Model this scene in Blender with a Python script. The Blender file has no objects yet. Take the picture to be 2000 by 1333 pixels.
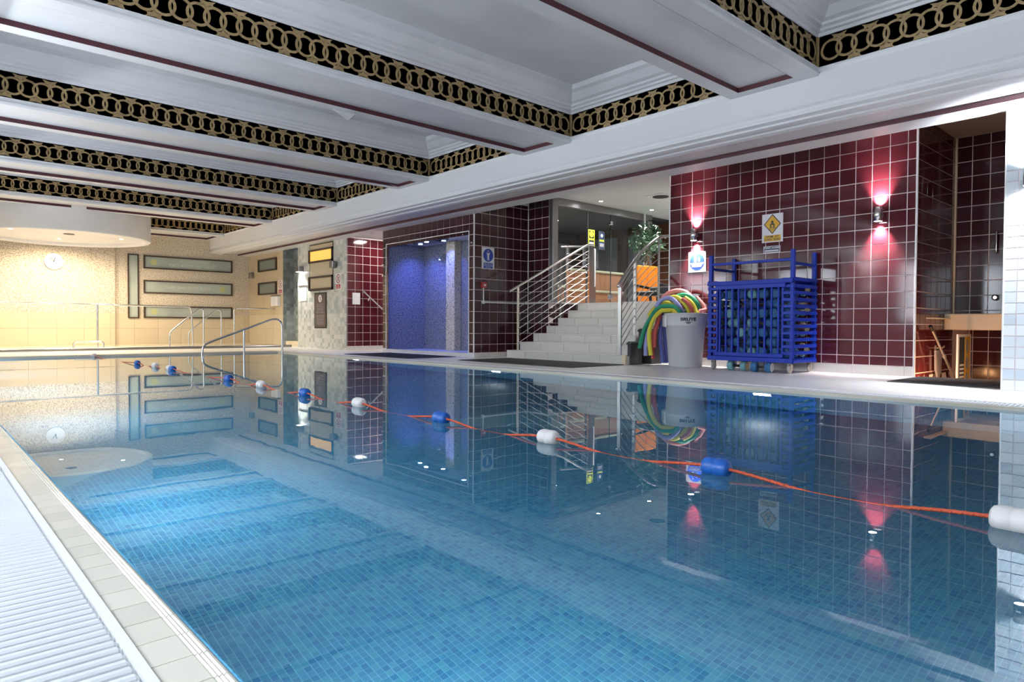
import bpy, bmesh, math, random
from mathutils import Matrix, Vector, Euler, noise
random.seed(11)
S = bpy.context.scene
COL = S.collection
# ---------------------------------------------------------------- camera
CAM_H = 0.625
def _cam():
    f, yaw, pitch, roll = 1304.673, math.radians(42.28592), math.radians(-1.2764), math.radians(0.27905)
    F = Vector((math.sin(yaw)*math.cos(pitch), math.cos(yaw)*math.cos(pitch), math.sin(pitch)))
    r = Vector((math.cos(yaw), -math.sin(yaw), 0)); u = r.cross(F)
    R = math.cos(roll)*r + math.sin(roll)*u; U = -math.sin(roll)*r + math.cos(roll)*u
    c = bpy.data.cameras.new('camera'); c.sensor_width = 36.0; c.sensor_fit = 'HORIZONTAL'
    c.lens = f/2000*36; c.clip_start = 0.05; c.clip_end = 200
    o = bpy.data.objects.new('camera', c); COL.objects.link(o)
    m = Matrix((R, U, -F)).transposed().to_4x4(); m.translation = (0, 0, CAM_H)
    o.matrix_world = m; S.camera = o
_cam()
# ---------------------------------------------------------------- world, colour, light strengths
W = bpy.data.worlds.new('world'); S.world = W; W.use_nodes = True
W.node_tree.nodes['Background'].inputs[0].default_value = (0.62, 0.68, 0.8, 1)
W.node_tree.nodes['Background'].inputs[1].default_value = 0.05
S.view_settings.view_transform = 'Standard'; S.view_settings.look = 'None'
S.view_settings.exposure = 0.55; S.view_settings.gamma = 1.0; S.view_settings.use_curve_mapping = False
S.cycles.caustics_refractive = False; S.cycles.caustics_reflective = False
S.cycles.use_denoising = True
S.cycles.sample_clamp_indirect = 6.0
E_WALL = 260.0        # wall lamps on the burgundy wall, each beam
E_PIER = 330.0        # wall lamp on the mosaic pier, each beam
E_FILL_LEFT = 400.0       # fill lamps added along the unseen opposite wall, each beam
E_DRUM = 185.0       # warm downlights of the round ceiling
E_HALL = 105.0        # downlights of the upper hall
E_WATER = 44.0      # underwater lamps
E_FILL_WINDOW = 8.5      # glow of the fill windows added in the unseen wall opposite the burgundy one
COOL = (0.86, 0.92, 1.0); WARM = (1.0, 0.80, 0.54); AMBER = (1.0, 0.62, 0.34)
def light(name, kind, loc, energy, color, parent=None, to=None, size=.05, angle=60, blend=.6, spread=None):
    l = bpy.data.lights.new(name, kind); l.energy = energy; l.color = color
    if kind == 'AREA':
        l.size = size
        if spread: l.spread = math.radians(spread)
    else: l.shadow_soft_size = size
    if kind == 'SPOT': l.spot_size = math.radians(angle); l.spot_blend = blend
    o = bpy.data.objects.new(name, l); COL.objects.link(o); o.location = loc
    if to is not None: o.rotation_euler = Vector(to).to_track_quat('-Z', 'Y').to_euler()
    if parent is not None:
        o.parent = parent; o.location = Vector(loc) - parent.location
    return o
# ---------------------------------------------------------------- materials
MATS = {}
def mat(name, color=(.8,.8,.8), rough=.5, metal=0., spec=.5, emit=None, es=0., coat=0., var=0., alpha=1., bump=None, noisec=None, trans=0., ior=1.45):
    if name in MATS: return MATS[name]
    m = bpy.data.materials.new(name); m.use_nodes = True; MATS[name] = m
    nt = m.node_tree; b = nt.nodes['Principled BSDF']; I = b.inputs
    I['Base Color'].default_value = (*color, 1); I['Roughness'].default_value = rough; I['Metallic'].default_value = metal
    I['Specular IOR Level'].default_value = spec; I['IOR'].default_value = ior
    I['Coat Weight'].default_value = coat; I['Coat Roughness'].default_value = .05; I['Transmission Weight'].default_value = trans
    if emit: I['Emission Color'].default_value = (*emit, 1); I['Emission Strength'].default_value = es
    src = None
    def N(t, **k):
        n = nt.nodes.new(t)
        for a, v in k.items(): setattr(n, a, v)
        return n
    if var:
        oi = N('ShaderNodeObjectInfo'); hs = N('ShaderNodeHueSaturation'); mr = N('ShaderNodeMapRange')
        mr.inputs['To Min'].default_value = 1-var; mr.inputs['To Max'].default_value = 1+var
        nt.links.new(oi.outputs['Random'], mr.inputs['Value']); nt.links.new(mr.outputs['Result'], hs.inputs['Value'])
        hs.inputs['Color'].default_value = (*color, 1); nt.links.new(hs.outputs['Color'], I['Base Color'])
    if noisec:   # (scale, colour2, lo, hi) : wear, stains, speckle with a shape of their own
        sc, c2, lo, hi = noisec[:4]
        g = N('ShaderNodeNewGeometry'); nz = N('ShaderNodeTexNoise'); nz.inputs['Scale'].default_value = sc; nz.inputs['Detail'].default_value = 3
        mr = N('ShaderNodeMapRange'); mr.inputs['From Min'].default_value = lo; mr.inputs['From Max'].default_value = hi
        mx = N('ShaderNodeMix', data_type='RGBA'); mx.inputs['A'].default_value = (*color, 1); mx.inputs['B'].default_value = (*c2, 1)
        nt.links.new(g.outputs['Position'], nz.inputs['Vector']); nt.links.new(nz.outputs['Fac'], mr.inputs['Value'])
        nt.links.new(mr.outputs['Result'], mx.inputs['Factor']); nt.links.new(mx.outputs['Result'], I['Base Color'])
    if bump:     # (scale, strength, distance)
        g = N('ShaderNodeNewGeometry'); nz = N('ShaderNodeTexNoise'); nz.inputs['Scale'].default_value = bump[0]; nz.inputs['Detail'].default_value = 2
        bp = N('ShaderNodeBump'); bp.inputs['Strength'].default_value = bump[1]; bp.inputs['Distance'].default_value = bump[2]
        nt.links.new(g.outputs['Position'], nz.inputs['Vector']); nt.links.new(nz.outputs['Fac'], bp.inputs['Height']); nt.links.new(bp.outputs['Normal'], I['Normal'])
    return m
def cellmat(name, size, colors, rough, grout=None, gw=.05, off=(0,0,0), axes=(1,1,1)):
    """random colour per square cell in room coordinates, with grout lines"""
    m = mat(name, colors[0], rough); nt = m.node_tree; b = nt.nodes['Principled BSDF']
    L = nt.links.new
    def N(t, **k):
        n = nt.nodes.new(t)
        for a, v in k.items(): setattr(n, a, v)
        return n
    g = N('ShaderNodeNewGeometry'); ad = N('ShaderNodeVectorMath', operation='ADD'); ad.inputs[1].default_value = off
    sc = N('ShaderNodeVectorMath', operation='MULTIPLY'); sc.inputs[1].default_value = tuple(a/s for a, s in zip(axes, size))
    fl = N('ShaderNodeVectorMath', operation='FLOOR'); wn = N('ShaderNodeTexWhiteNoise', noise_dimensions='3D')
    cr = N('ShaderNodeValToRGB'); cr.color_ramp.interpolation = 'CONSTANT'
    els = cr.color_ramp.elements
    while len(els) < len(colors): els.new(.5)
    for i, c in enumerate(colors): els[i].position = i/len(colors); els[i].color = (*c, 1)
    L(g.outputs['Position'], ad.inputs[0]); L(ad.outputs[0], sc.inputs[0]); L(sc.outputs[0], fl.inputs[0]); L(fl.outputs[0], wn.inputs['Vector']); L(wn.outputs['Value'], cr.inputs['Fac'])
    out = cr.outputs['Color']
    if grout:
        fr = N('ShaderNodeVectorMath', operation='FRACTION'); sp = N('ShaderNodeSeparateXYZ'); L(sc.outputs[0], fr.inputs[0]); L(fr.outputs[0], sp.inputs[0])
        acc = None
        for i in range(3):
            if not axes[i]: continue
            lt = N('ShaderNodeMath', operation='LESS_THAN'); lt.inputs[1].default_value = gw; L(sp.outputs[i], lt.inputs[0])
            if acc is None: acc = lt.outputs[0]
            else:
                mx = N('ShaderNodeMath', operation='MAXIMUM'); L(acc, mx.inputs[0]); L(lt.outputs[0], mx.inputs[1]); acc = mx.outputs[0]
        mix = N('ShaderNodeMix', data_type='RGBA'); L(acc, mix.inputs['Factor']); L(out, mix.inputs['A']); mix.inputs['B'].default_value = (*grout, 1); out = mix.outputs['Result']
    L(out, b.inputs['Base Color'])
    return m
def glassmat(name, tint=(.9,.95,.95), refl=1.0):
    m = bpy.data.materials.new(name); m.use_nodes = True; MATS[name] = m; nt = m.node_tree; nt.nodes.remove(nt.nodes['Principled BSDF'])
    o = nt.nodes['Material Output']; t = nt.nodes.new('ShaderNodeBsdfTransparent'); t.inputs[0].default_value = (*tint, 1)
    gl = nt.nodes.new('ShaderNodeBsdfGlossy'); gl.inputs['Roughness'].default_value = .01
    fr = nt.nodes.new('ShaderNodeFresnel'); fr.inputs['IOR'].default_value = 1.5
    ge = nt.nodes.new('ShaderNodeNewGeometry'); mr = nt.nodes.new('ShaderNodeMapRange'); mr.inputs['To Min'].default_value = 1.5; mr.inputs['To Max'].default_value = 1/1.5
    nt.links.new(ge.outputs['Backfacing'], mr.inputs['Value']); nt.links.new(mr.outputs['Result'], fr.inputs['IOR'])
    mx = nt.nodes.new('ShaderNodeMixShader')
    nt.links.new(fr.outputs[0], mx.inputs[0]); nt.links.new(t.outputs[0], mx.inputs[1]); nt.links.new(gl.outputs[0], mx.inputs[2]); nt.links.new(mx.outputs[0], o.inputs[0])
    return m
def watermat():
    m = bpy.data.materials.new('pool_water'); m.use_nodes = True; MATS['water'] = m; nt = m.node_tree; nt.nodes.remove(nt.nodes['Principled BSDF'])
    o = nt.nodes['Material Output']; g = nt.nodes.new('ShaderNodeBsdfGlass'); g.inputs['IOR'].default_value = 1.333; g.inputs['Roughness'].default_value = 0.0
    g.inputs['Color'].default_value = (.93, .985, 1.0, 1)
    ge = nt.nodes.new('ShaderNodeNewGeometry'); nz = nt.nodes.new('ShaderNodeTexNoise'); nz.inputs['Scale'].default_value = 2.2; nz.inputs['Detail'].default_value = 2
    bp = nt.nodes.new('ShaderNodeBump'); bp.inputs['Strength'].default_value = .10; bp.inputs['Distance'].default_value = .004
    nt.links.new(ge.outputs['Position'], nz.inputs['Vector']); nt.links.new(nz.outputs['Fac'], bp.inputs['Height']); nt.links.new(bp.outputs['Normal'], g.inputs['Normal'])
    nt.links.new(g.outputs[0], o.inputs[0])
    return m
mat('white_paint', (.74,.75,.77), .42, noisec=(1.3,(.66,.67,.69),.45,.75))
mat('soffit_paint', (.72,.73,.75), .4)
mat('maroon', (.075,.018,.026), .45)
mat('black_board', (.014,.016,.026), .4)
mat('gilt', (.35,.245,.115), .5, noisec=(25,(.25,.17,.075),.45,.7))
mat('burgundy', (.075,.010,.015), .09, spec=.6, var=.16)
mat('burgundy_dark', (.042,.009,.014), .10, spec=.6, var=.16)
mat('grout', (.78,.68,.68), .7)
mat('tile_white', (.62,.60,.56), .3, var=.04)
mat('deck', (.78,.77,.76), .32, noisec=(2.0,(.60,.59,.57),.5,.8))
mat('steel', (.66,.66,.66), .22, metal=1.)
mat('steel_dark', (.30,.29,.29), .3, metal=1.)
mat('chrome', (.8,.8,.8), .1, metal=1.)
mat('stipple', (.66,.60,.50), .7, noisec=(42,(.38,.31,.23),.49,.58), bump=(42,.3,.01))
mat('beige_wall', (.58,.48,.33), .55, noisec=(3,(.52,.42,.28),.45,.7))
mat('cream_tile', (.62,.53,.38), .25, var=.03)
mat('frame_brown', (.055,.035,.026), .4)
mat('frosted', (.40,.46,.42), .3, noisec=(1.2,(.30,.35,.34),.4,.7))
mat('frosted_dark', (.22,.25,.22), .3)
mat('lit_orange', (.75,.42,.10), .4, emit=(1.0,.55,.12), es=.55)
mat('panel_beige', (.55,.47,.33), .4)  # plain beige of the window panels, no glow
mat('white_plastic', (.80,.80,.80), .35)
mat('cream', (.72,.62,.44), .5)
mat('blue_trolley', (.004,.028,.34), .4, spec=.3)
mat('grey_wheel', (.45,.42,.38), .5); mat('black', (.012,.012,.013), .5); mat('dark_grey', (.05,.052,.056), .5)
mat('mat_rubber', (.045,.045,.050), .7, bump=(120,.6,.01))
mat('bin_grey', (.58,.59,.60), .4)
for n, c in dict(n_green=(.015,.26,.14), n_yellow=(.62,.55,.05), n_lav=(.32,.33,.62), n_red=(.42,.07,.06), n_blue=(.09,.11,.36), n_teal=(.03,.24,.24), n_pink=(.66,.25,.24)).items(): mat(n, c, .6)
mat('foam_blue', (.03,.13,.30), .6); mat('foam_teal', (.16,.36,.40), .6); mat('foam_deep', (.012,.055,.20), .6); mat('foam_cream', (.55,.50,.34), .6)
mat('float_blue', (.012,.10,.42), .3); mat('float_white', (.72,.71,.70), .3); mat('rope', (.48,.075,.03), .6)
mat('sign_white', (.78,.78,.80), .3); mat('sign_blue', (.012,.04,.36), .3); mat('sign_yellow', (.72,.40,.02), .35); mat('sign_black', (.015,.015,.015), .4)
mat('sign_red', (.45,.025,.025), .35); mat('sign_navy', (.03,.05,.10), .35); mat('poster_brown', (.12,.085,.078), .35); mat('sign_lime', (.55,.58,.03), .4); mat('paper', (.70,.72,.72), .6)
mat('glow_cool', (1,1,1), .5, emit=(.92,.95,1.0), es=30); mat('glow_warm', (1,1,1), .5, emit=(1,.86,.6), es=30); mat('glow_blue', (1,1,1), .5, emit=(.35,.5,1.0), es=18)
mat('fill_pane', (.8,.8,.8), .4, emit=(.82,.90,1.0), es=E_FILL_WINDOW)
mat('glow_water', (1,1,1), .5, emit=(.8,.92,1.0), es=28)
mat('shower_stone', (.24,.24,.27), .5, noisec=(36,(.09,.09,.12),.52,.60), bump=(36,.3,.01))
mat('pillar_stone_lit', (.66,.56,.38), .5, noisec=(36,(.22,.19,.15),.54,.62))  # cream tone puts the light on the pilaster face into its colour
mat('coping', (.66,.63,.54), .12, spec=.6, var=.05)
mat('grate', (.70,.72,.75), .35)
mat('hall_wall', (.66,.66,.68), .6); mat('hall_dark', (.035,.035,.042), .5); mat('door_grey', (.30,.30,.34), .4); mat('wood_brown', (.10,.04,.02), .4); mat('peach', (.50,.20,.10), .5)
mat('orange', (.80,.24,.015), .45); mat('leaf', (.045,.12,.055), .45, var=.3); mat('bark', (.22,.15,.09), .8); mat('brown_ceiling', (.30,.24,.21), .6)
mat('glass_sheet', (.1,.1,.1), .1)
glassmat('glass'); watermat()
cellmat('mosaic_grey', (.104,.104,.104), [(.60,.62,.58),(.50,.53,.50),(.66,.67,.63),(.42,.46,.45),(.62,.64,.60),(.56,.58,.54)], .25, off=(.013,.007,.02))
cellmat('mosaic_green', (.104,.104,.104), [(.24,.27,.26),(.17,.19,.18),(.30,.33,.32),(.21,.24,.22)], .25, off=(.013,.007,.02))
BLUES = [(.045,.19,.34),(.055,.22,.37),(.065,.245,.385),(.04,.17,.33),(.07,.26,.38),(.05,.205,.355),(.06,.23,.36),(.055,.225,.38)]
cellmat('pool_mosaic', (.027,.027,.027), BLUES, .3, grout=(.13,.34,.46), gw=.09, off=(.0013,.0017,.0019))
M = MATS
# ---------------------------------------------------------------- geometry helpers
FACE = {'-X': (Vector((0,-1,0)), Vector((0,0,1)), Vector((-1,0,0))), '-Y': (Vector((1,0,0)), Vector((0,0,1)), Vector((0,-1,0))),
        '+Z': (Vector((1,0,0)), Vector((0,1,0)), Vector((0,0,1))), '+X': (Vector((0,1,0)), Vector((0,0,1)), Vector((1,0,0))),
        '-Z': (Vector((1,0,0)), Vector((0,-1,0)), Vector((0,0,-1))), '+Y': (Vector((-1,0,0)), Vector((0,0,1)), Vector((0,1,0)))}
class MB:
    def __init__(s): s.v = []; s.f = []; s.sm = []
    def add(s, vs, fs, smooth=False):
        n = len(s.v); s.v += [tuple(v) for v in vs]; s.f += [tuple(i+n for i in f) for f in fs]; s.sm += [smooth]*len(fs); return s
    def box(s, x0, x1, y0, y1, z0, z1):
        if x0 > x1: x0, x1 = x1, x0
        if y0 > y1: y0, y1 = y1, y0
        if z0 > z1: z0, z1 = z1, z0
        return s.add([(x,y,z) for z in (z0,z1) for y in (y0,y1) for x in (x0,x1)], [(0,2,3,1),(4,5,7,6),(0,1,5,4),(2,6,7,3),(0,4,6,2),(1,3,7,5)])
    def cbox(s, x0, x1, y0, y1, z0, z1, c=.01):
        """box with chamfered edges"""
        vs = []; fs = []
        X, Y, Z = (x0,x1), (y0,y1), (z0,z1); sg = (1,-1); idx = {}
        for i in (0,1):
            for j in (0,1):
                for k in (0,1):
                    for a in range(3):
                        p = [X[i]+sg[i]*c, Y[j]+sg[j]*c, Z[k]+sg[k]*c]; p[a] = (X[i],Y[j],Z[k])[a]
                        idx[(i,j,k,a)] = len(vs); vs.append(p)
                    fs.append([idx[(i,j,k,0)], idx[(i,j,k,1)], idx[(i,j,k,2)]])
        for a in range(3):
            b, d = [q for q in range(3) if q != a]
            for e in (0,1):
                def K(p, q): t = [0,0,0]; t[a] = e; t[b] = p; t[d] = q; return idx[(*t, a)]
                fs.append([K(0,0), K(1,0), K(1,1), K(0,1)])
            for p in (0,1):
                for q in (0,1):
                    t0 = [0,0,0]; t0[a] = 0; t0[b] = p; t0[d] = q; t1 = list(t0); t1[a] = 1
                    fs.append([idx[(*t0,b)], idx[(*t1,b)], idx[(*t1,d)], idx[(*t0,d)]])
        return s.add(vs, fs)
    def obox(s, o, fc, a0, a1, b0, b1, c0, c1):
        R, U, N = FACE[fc] if isinstance(fc, str) else fc; o = Vector(o)
        return s.add([o+R*a+U*b+N*c for c in (c0,c1) for b in (b0,b1) for a in (a0,a1)], [(0,2,3,1),(4,5,7,6),(0,1,5,4),(2,6,7,3),(0,4,6,2),(1,3,7,5)])
    def prism(s, pts, d):
        """polygon of 3D points extruded by vector d"""
        d = Vector(d); n = len(pts); vs = [Vector(p) for p in pts]; vs += [v+d for v in vs]
        return s.add(vs, [tuple(range(n))[::-1], tuple(range(n, 2*n))]+[(i,(i+1)%n,n+(i+1)%n,n+i) for i in range(n)])
    def poly(s, o, fc, pts, c0, c1):
        R, U, N = FACE[fc]; o = Vector(o); return s.prism([o+R*a+U*b+N*c0 for a, b in pts], N*(c1-c0))
    def disc(s, o, fc, r, c0, c1, n=28, rx=1.0):
        return s.poly(o, fc, [(r*rx*math.cos(2*math.pi*i/n), r*math.sin(2*math.pi*i/n)) for i in range(n)], c0, c1)
    def ring(s, o, fc, r0, r1, c0, c1, n=24, full=True):
        R, U, N = FACE[fc]; o = Vector(o); vs = []
        for r, c in ((r0,c0),(r1,c0),(r1,c1),(r0,c1)):
            vs += [o+R*r*math.cos(2*math.pi*i/n)+U*r*math.sin(2*math.pi*i/n)+N*c for i in range(n)]
        fs = []
        for k in range(4):
            if not full and k == 0: continue
            for i in range(n): fs.append((k*n+i, k*n+(i+1)%n, ((k+1)%4)*n+(i+1)%n, ((k+1)%4)*n+i))
        return s.add(vs, fs)
    def tube(s, pts, r, n=10, cap=True):
        pts = [Vector(p) for p in pts]; m = len(pts); rs = r if isinstance(r, (list, tuple)) else [r]*m
        t = [(pts[min(i+1,m-1)]-pts[max(i-1,0)]).normalized() for i in range(m)]
        a = Vector((0,0,1)) if abs(t[0].z) < .9 else Vector((1,0,0)); u = (a-t[0]*a.dot(t[0])).normalized(); vs = []
        for i in range(m):
            u = (u-t[i]*u.dot(t[i])).normalized(); w = t[i].cross(u)
            vs += [pts[i]+(u*math.cos(2*math.pi*k/n)+w*math.sin(2*math.pi*k/n))*rs[i] for k in range(n)]
        fs = [(i*n+k, i*n+(k+1)%n, (i+1)*n+(k+1)%n, (i+1)*n+k) for i in range(m-1) for k in range(n)]
        s.add(vs, fs, True)
        if cap: s.add(vs[:n], [tuple(range(n))[::-1]]); s.add(vs[-n:], [tuple(range(n))])
        return s
    def lathe(s, c, prof, n=32, axis='Z', cap=True):
        c = Vector(c); ax = {'Z': (Vector((1,0,0)),Vector((0,1,0)),Vector((0,0,1))), 'Y': (Vector((0,0,1)),Vector((1,0,0)),Vector((0,1,0))), 'X': (Vector((0,1,0)),Vector((0,0,1)),Vector((1,0,0)))}[axis] if isinstance(axis, str) else axis
        vs = [c+(ax[0]*math.cos(2*math.pi*k/n)+ax[1]*math.sin(2*math.pi*k/n))*r+ax[2]*h for r, h in prof for k in range(n)]
        m = len(prof); s.add(vs, [(i*n+k, i*n+(k+1)%n, (i+1)*n+(k+1)%n, (i+1)*n+k) for i in range(m-1) for k in range(n)], True)
        if cap: s.add(vs[:n], [tuple(range(n))[::-1]]); s.add(vs[-n:], [tuple(range(n))])
        return s
    def mesh(s, name, m, o=(0,0,0)):
        me = bpy.data.meshes.new(name); o = Vector(o)
        me.from_pydata([tuple(Vector(v)-o) for v in s.v], [], s.f); me.polygons.foreach_set('use_smooth', s.sm); me.update()
        bm = bmesh.new(); bm.from_mesh(me); bmesh.ops.recalc_face_normals(bm, faces=bm.faces); bm.to_mesh(me); bm.free()
        me.materials.append(M[m] if isinstance(m, str) else m); return me
    def build(s, name, m, parent=None, o=None):
        xs = list(zip(*s.v))
        if o is None: o = Vector(((min(xs[0])+max(xs[0]))/2, (min(xs[1])+max(xs[1]))/2, min(xs[2])))
        ob = bpy.data.objects.new(name, s.mesh(name, m, o)); COL.objects.link(ob)
        return place(ob, o, parent)
WPOS = {}
def place(ob, o, parent):
    o = Vector(o); WPOS[ob.name] = o
    if parent is not None: ob.parent = parent; ob.location = o-WPOS[parent.name]
    else: ob.location = o
    return ob
def tag(o, label, cat=None, group=None, kind=None):
    o['label'] = label
    if cat: o['category'] = cat
    if group: o['group'] = group
    if kind: o['kind'] = kind
    return o
def thing(name, label, cat, loc=(0,0,0), group=None, kind=None):
    o = bpy.data.objects.new(name, None); COL.objects.link(o); o.empty_display_size = .1
    place(o, loc, None); return tag(o, label, cat, group, kind)
def struct(name, mb, m, label, kind='structure'):
    return tag(mb.build(name, m), label, kind=kind)
def inst(name, me, loc, rot=None, parent=None, scale=None):
    ob = bpy.data.objects.new(name, me); COL.objects.link(ob)
    if rot is not None: ob.rotation_euler = rot
    if scale is not None: ob.scale = scale
    return place(ob, loc, parent)
def copy_tree(src, loc, rz=0., label=None):
    """a copy of a thing with copies of its parts and sub-parts"""
    r = src.copy(); COL.objects.link(r); r.location = loc; r.rotation_euler = (0,0,rz) if not hasattr(rz, '__len__') else rz
    if label: r['label'] = label
    for ch in list(src.children):
        c = ch.copy(); COL.objects.link(c); c.parent = r
        for g in list(ch.children):
            d = g.copy(); COL.objects.link(d); d.parent = c
    return r
def euler(fc):
    R, U, N = FACE[fc]; return Matrix((R,U,N)).transposed().to_euler()
TCACHE = {}
def tile_mesh(w, h, t, m, ch=.004):
    k = (round(w,3), round(h,3), t, m)
    if k not in TCACHE:
        b = MB(); b.add([(-w/2,-h/2,0),(w/2,-h/2,0),(w/2,h/2,0),(-w/2,h/2,0),(-w/2+ch,-h/2+ch,t),(w/2-ch,-h/2+ch,t),(w/2-ch,h/2-ch,t),(-w/2+ch,h/2-ch,t)], [(4,5,6,7),(0,1,5,4),(1,2,6,5),(2,3,7,6),(3,0,4,7)])
        TCACHE[k] = b.mesh('tile', m)
    return TCACHE[k]
def tiles(parent, fc, o, al, bl, m, joint=.009, t=.006, skip=None, name='tile', ch=.0025, tilt=.004):
    """one object per tile between the grid lines al (along R) and bl (along U)"""
    R, U, N = FACE[fc]; o = Vector(o); e = euler(fc)
    for i in range(len(al)-1):
        for j in range(len(bl)-1):
            a0, a1, b0, b1 = al[i], al[i+1], bl[j], bl[j+1]
            if a1-a0 < .02 or b1-b0 < .02 or (skip and skip((a0+a1)/2, (b0+b1)/2)): continue
            q = inst(name, tile_mesh(a1-a0-joint, b1-b0-joint, t, m, ch), o+R*(a0+a1)/2+U*(b0+b1)/2, None, parent)
            if tilt:
                mt = Matrix((R,U,N)).transposed() @ Euler((random.uniform(-tilt,tilt)*.5, random.uniform(-tilt,tilt)*.5, 0)).to_matrix(); q.rotation_euler = mt.to_euler()
            else: q.rotation_euler = e
def lines(a, b, start, p):
    """grid lines from a to b with pitch p through start, ends included"""
    k = math.ceil((a-start)/p+1e-6); r = [a]
    while start+k*p < b-1e-6: r.append(start+k*p); k += 1
    return r+[b]
def text(name, s, o, fc, size, m, parent, align='CENTER', bold=0., mirror=False, sx=1.0, depth=.0008):
    cu = bpy.data.curves.new(name, 'FONT'); cu.body = s; cu.size = size; cu.align_x = align; cu.align_y = 'CENTER'; cu.extrude = depth; cu.offset = bold; cu.resolution_u = 2; cu.space_line = .9
    t = bpy.data.objects.new(name, cu); COL.objects.link(t); dg = bpy.context.evaluated_depsgraph_get(); dg.update()
    me = bpy.data.meshes.new_from_object(t.evaluated_get(dg)); bpy.data.objects.remove(t); bpy.data.curves.remove(cu)
    if mirror or sx != 1.0:
        for v in me.vertices: v.co.x *= (-sx if mirror else sx)
        if mirror: me.flip_normals()
    me.name = name; me.materials.clear(); me.materials.append(M[m]); ob = bpy.data.objects.new(name, me); COL.objects.link(ob); ob.rotation_euler = euler(fc)
    return place(ob, o, parent)
def bez(p0, p1, p2, n=8):
    p0, p1, p2 = Vector(p0), Vector(p1), Vector(p2); return [p0*(1-t)**2+p1*2*t*(1-t)+p2*t*t for t in [i/n for i in range(n+1)]]
def fillet(pts, r, n=6):
    """polyline with rounded corners"""
    P = [Vector(p) for p in pts]; out = [P[0]]
    for i in range(1, len(P)-1):
        a = (P[i-1]-P[i]); b = (P[i+1]-P[i]); d = min(r, a.length*.49, b.length*.49); out += bez(P[i]+a.normalized()*d, P[i], P[i]+b.normalized()*d, n)
    return out+[P[-1]]
def smooth(pts, n=6):
    """Catmull-Rom through the points"""
    P = [Vector(p) for p in pts]; P = [P[0]*2-P[1]]+P+[P[-1]*2-P[-2]]; out = []
    for i in range(1, len(P)-2):
        for k in range(n):
            t = k/n; a, b, c, d = P[i-1:i+3]
            out.append(.5*((2*b)+(c-a)*t+(2*a-5*b+4*c-d)*t*t+(3*b-a-3*c+d)*t**3))
    return out+[P[-2]]
# ================================================================ THE SETTING
D = .035; XW = 9.03; XP = 7.8; YF = 20.5
cellmat('pool_tile', (.027,.027,.027), BLUES, .3, off=(.0013,.0017,.0019)); cellmat('deck_tiles', (.60,.60,9.), [(.86,.85,.84),(.85,.84,.83),(.87,.86,.85)], .3, grout=(.78,.77,.76), gw=.012, axes=(1,1,0))
mat('pool_grout', (.13,.34,.46), .6)
# ---- pool deck
fl = MB(); fl.box(6.47,9.03,-4,YF,-1.6,D); fl.box(9.03,11.6,2.7,YF,-1.6,D); fl.box(-1.6,6.47,14.8,YF,-1.6,D); fl.box(9.03,11.6,-4,2.7,-1.6,-.45)
floor = struct('floor', fl, 'deck_tiles', 'pale tiled pool deck running beside and beyond the pool')
lf = MB(); lf.box(-1.6,-.35,-4,14.8,-1.6,.012); struct('floor', lf, 'deck_tiles', 'pale tiled deck strip behind the white overflow grating')
# ---- pool basin
pool = thing('pool_basin', 'sunken swimming pool basin lined with small blue mosaic tiles', None, (3.3,5,-1.3), kind='structure')
b = MB(); b.box(.43,6.27,-4,14.8,-1.45,-1.303); b.build('basin_floor', 'pool_grout' if False else 'pool_mosaic', pool)
b = MB(); b.box(.30,.43,-4,14.8,-1.45,-.012); b.box(6.27,6.47,-4,14.8,-1.45,.0); b.box(.30,6.47,14.8,14.9,-1.45,.0); b.box(.30,6.47,-4.1,-4,-1.45,0); b.build('basin_wall', 'pool_mosaic', pool)
P5 = .027; b = MB(); gb = MB(); gb.box(.45,4.6,1.35,4.7,-1.303,-1.3025); gb.build('tile_bed', 'pool_grout', pool)
tm = MB(); h = .0121
tm.add([(-h,-h,0),(h,-h,0),(h,h,0),(-h,h,0),(-h+.001,-h+.001,.002),(h-.001,-h+.001,.002),(h-.001,h-.001,.002),(-h+.001,h-.001,.002)], [(4,5,6,7),(0,1,5,4),(1,2,6,5),(2,3,7,6),(3,0,4,7)]); tme = tm.mesh('mosaic_tile', 'pool_tile')
for i in range(17, 170):
    for j in range(50, 174):
        x, y = (i+.5)*P5, (j+.5)*P5
        if 44 <= i < 64 and 70 <= j < 85: inst('mosaic_tile', tme, (x,y,-1.3025), None, pool)
        elif j+i < 290 and j-i < 140:
            z = -1.3025; b.add([(x-h,y-h,z),(x+h,y-h,z),(x+h,y+h,z),(x-h,y+h,z),(x-h+.001,y-h+.001,z+.002),(x+h-.001,y-h+.001,z+.002),(x+h-.001,y+h-.001,z+.002),(x-h+.001,y+h-.001,z+.002)], [(4,5,6,7),(0,1,5,4),(1,2,6,5),(2,3,7,6),(3,0,4,7)])
o = b.build('mosaic_tiles', 'pool_tile', pool); o['kind'] = 'stuff'
b = MB(); b.add([(.432,-3.99,0),(6.268,-3.99,0),(6.268,14.79,0),(.432,14.79,0)], [(0,1,2,3)])
wt = b.build('water', 'water'); tag(wt, 'still clear pool water mirroring the hall', kind='structure')
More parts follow.
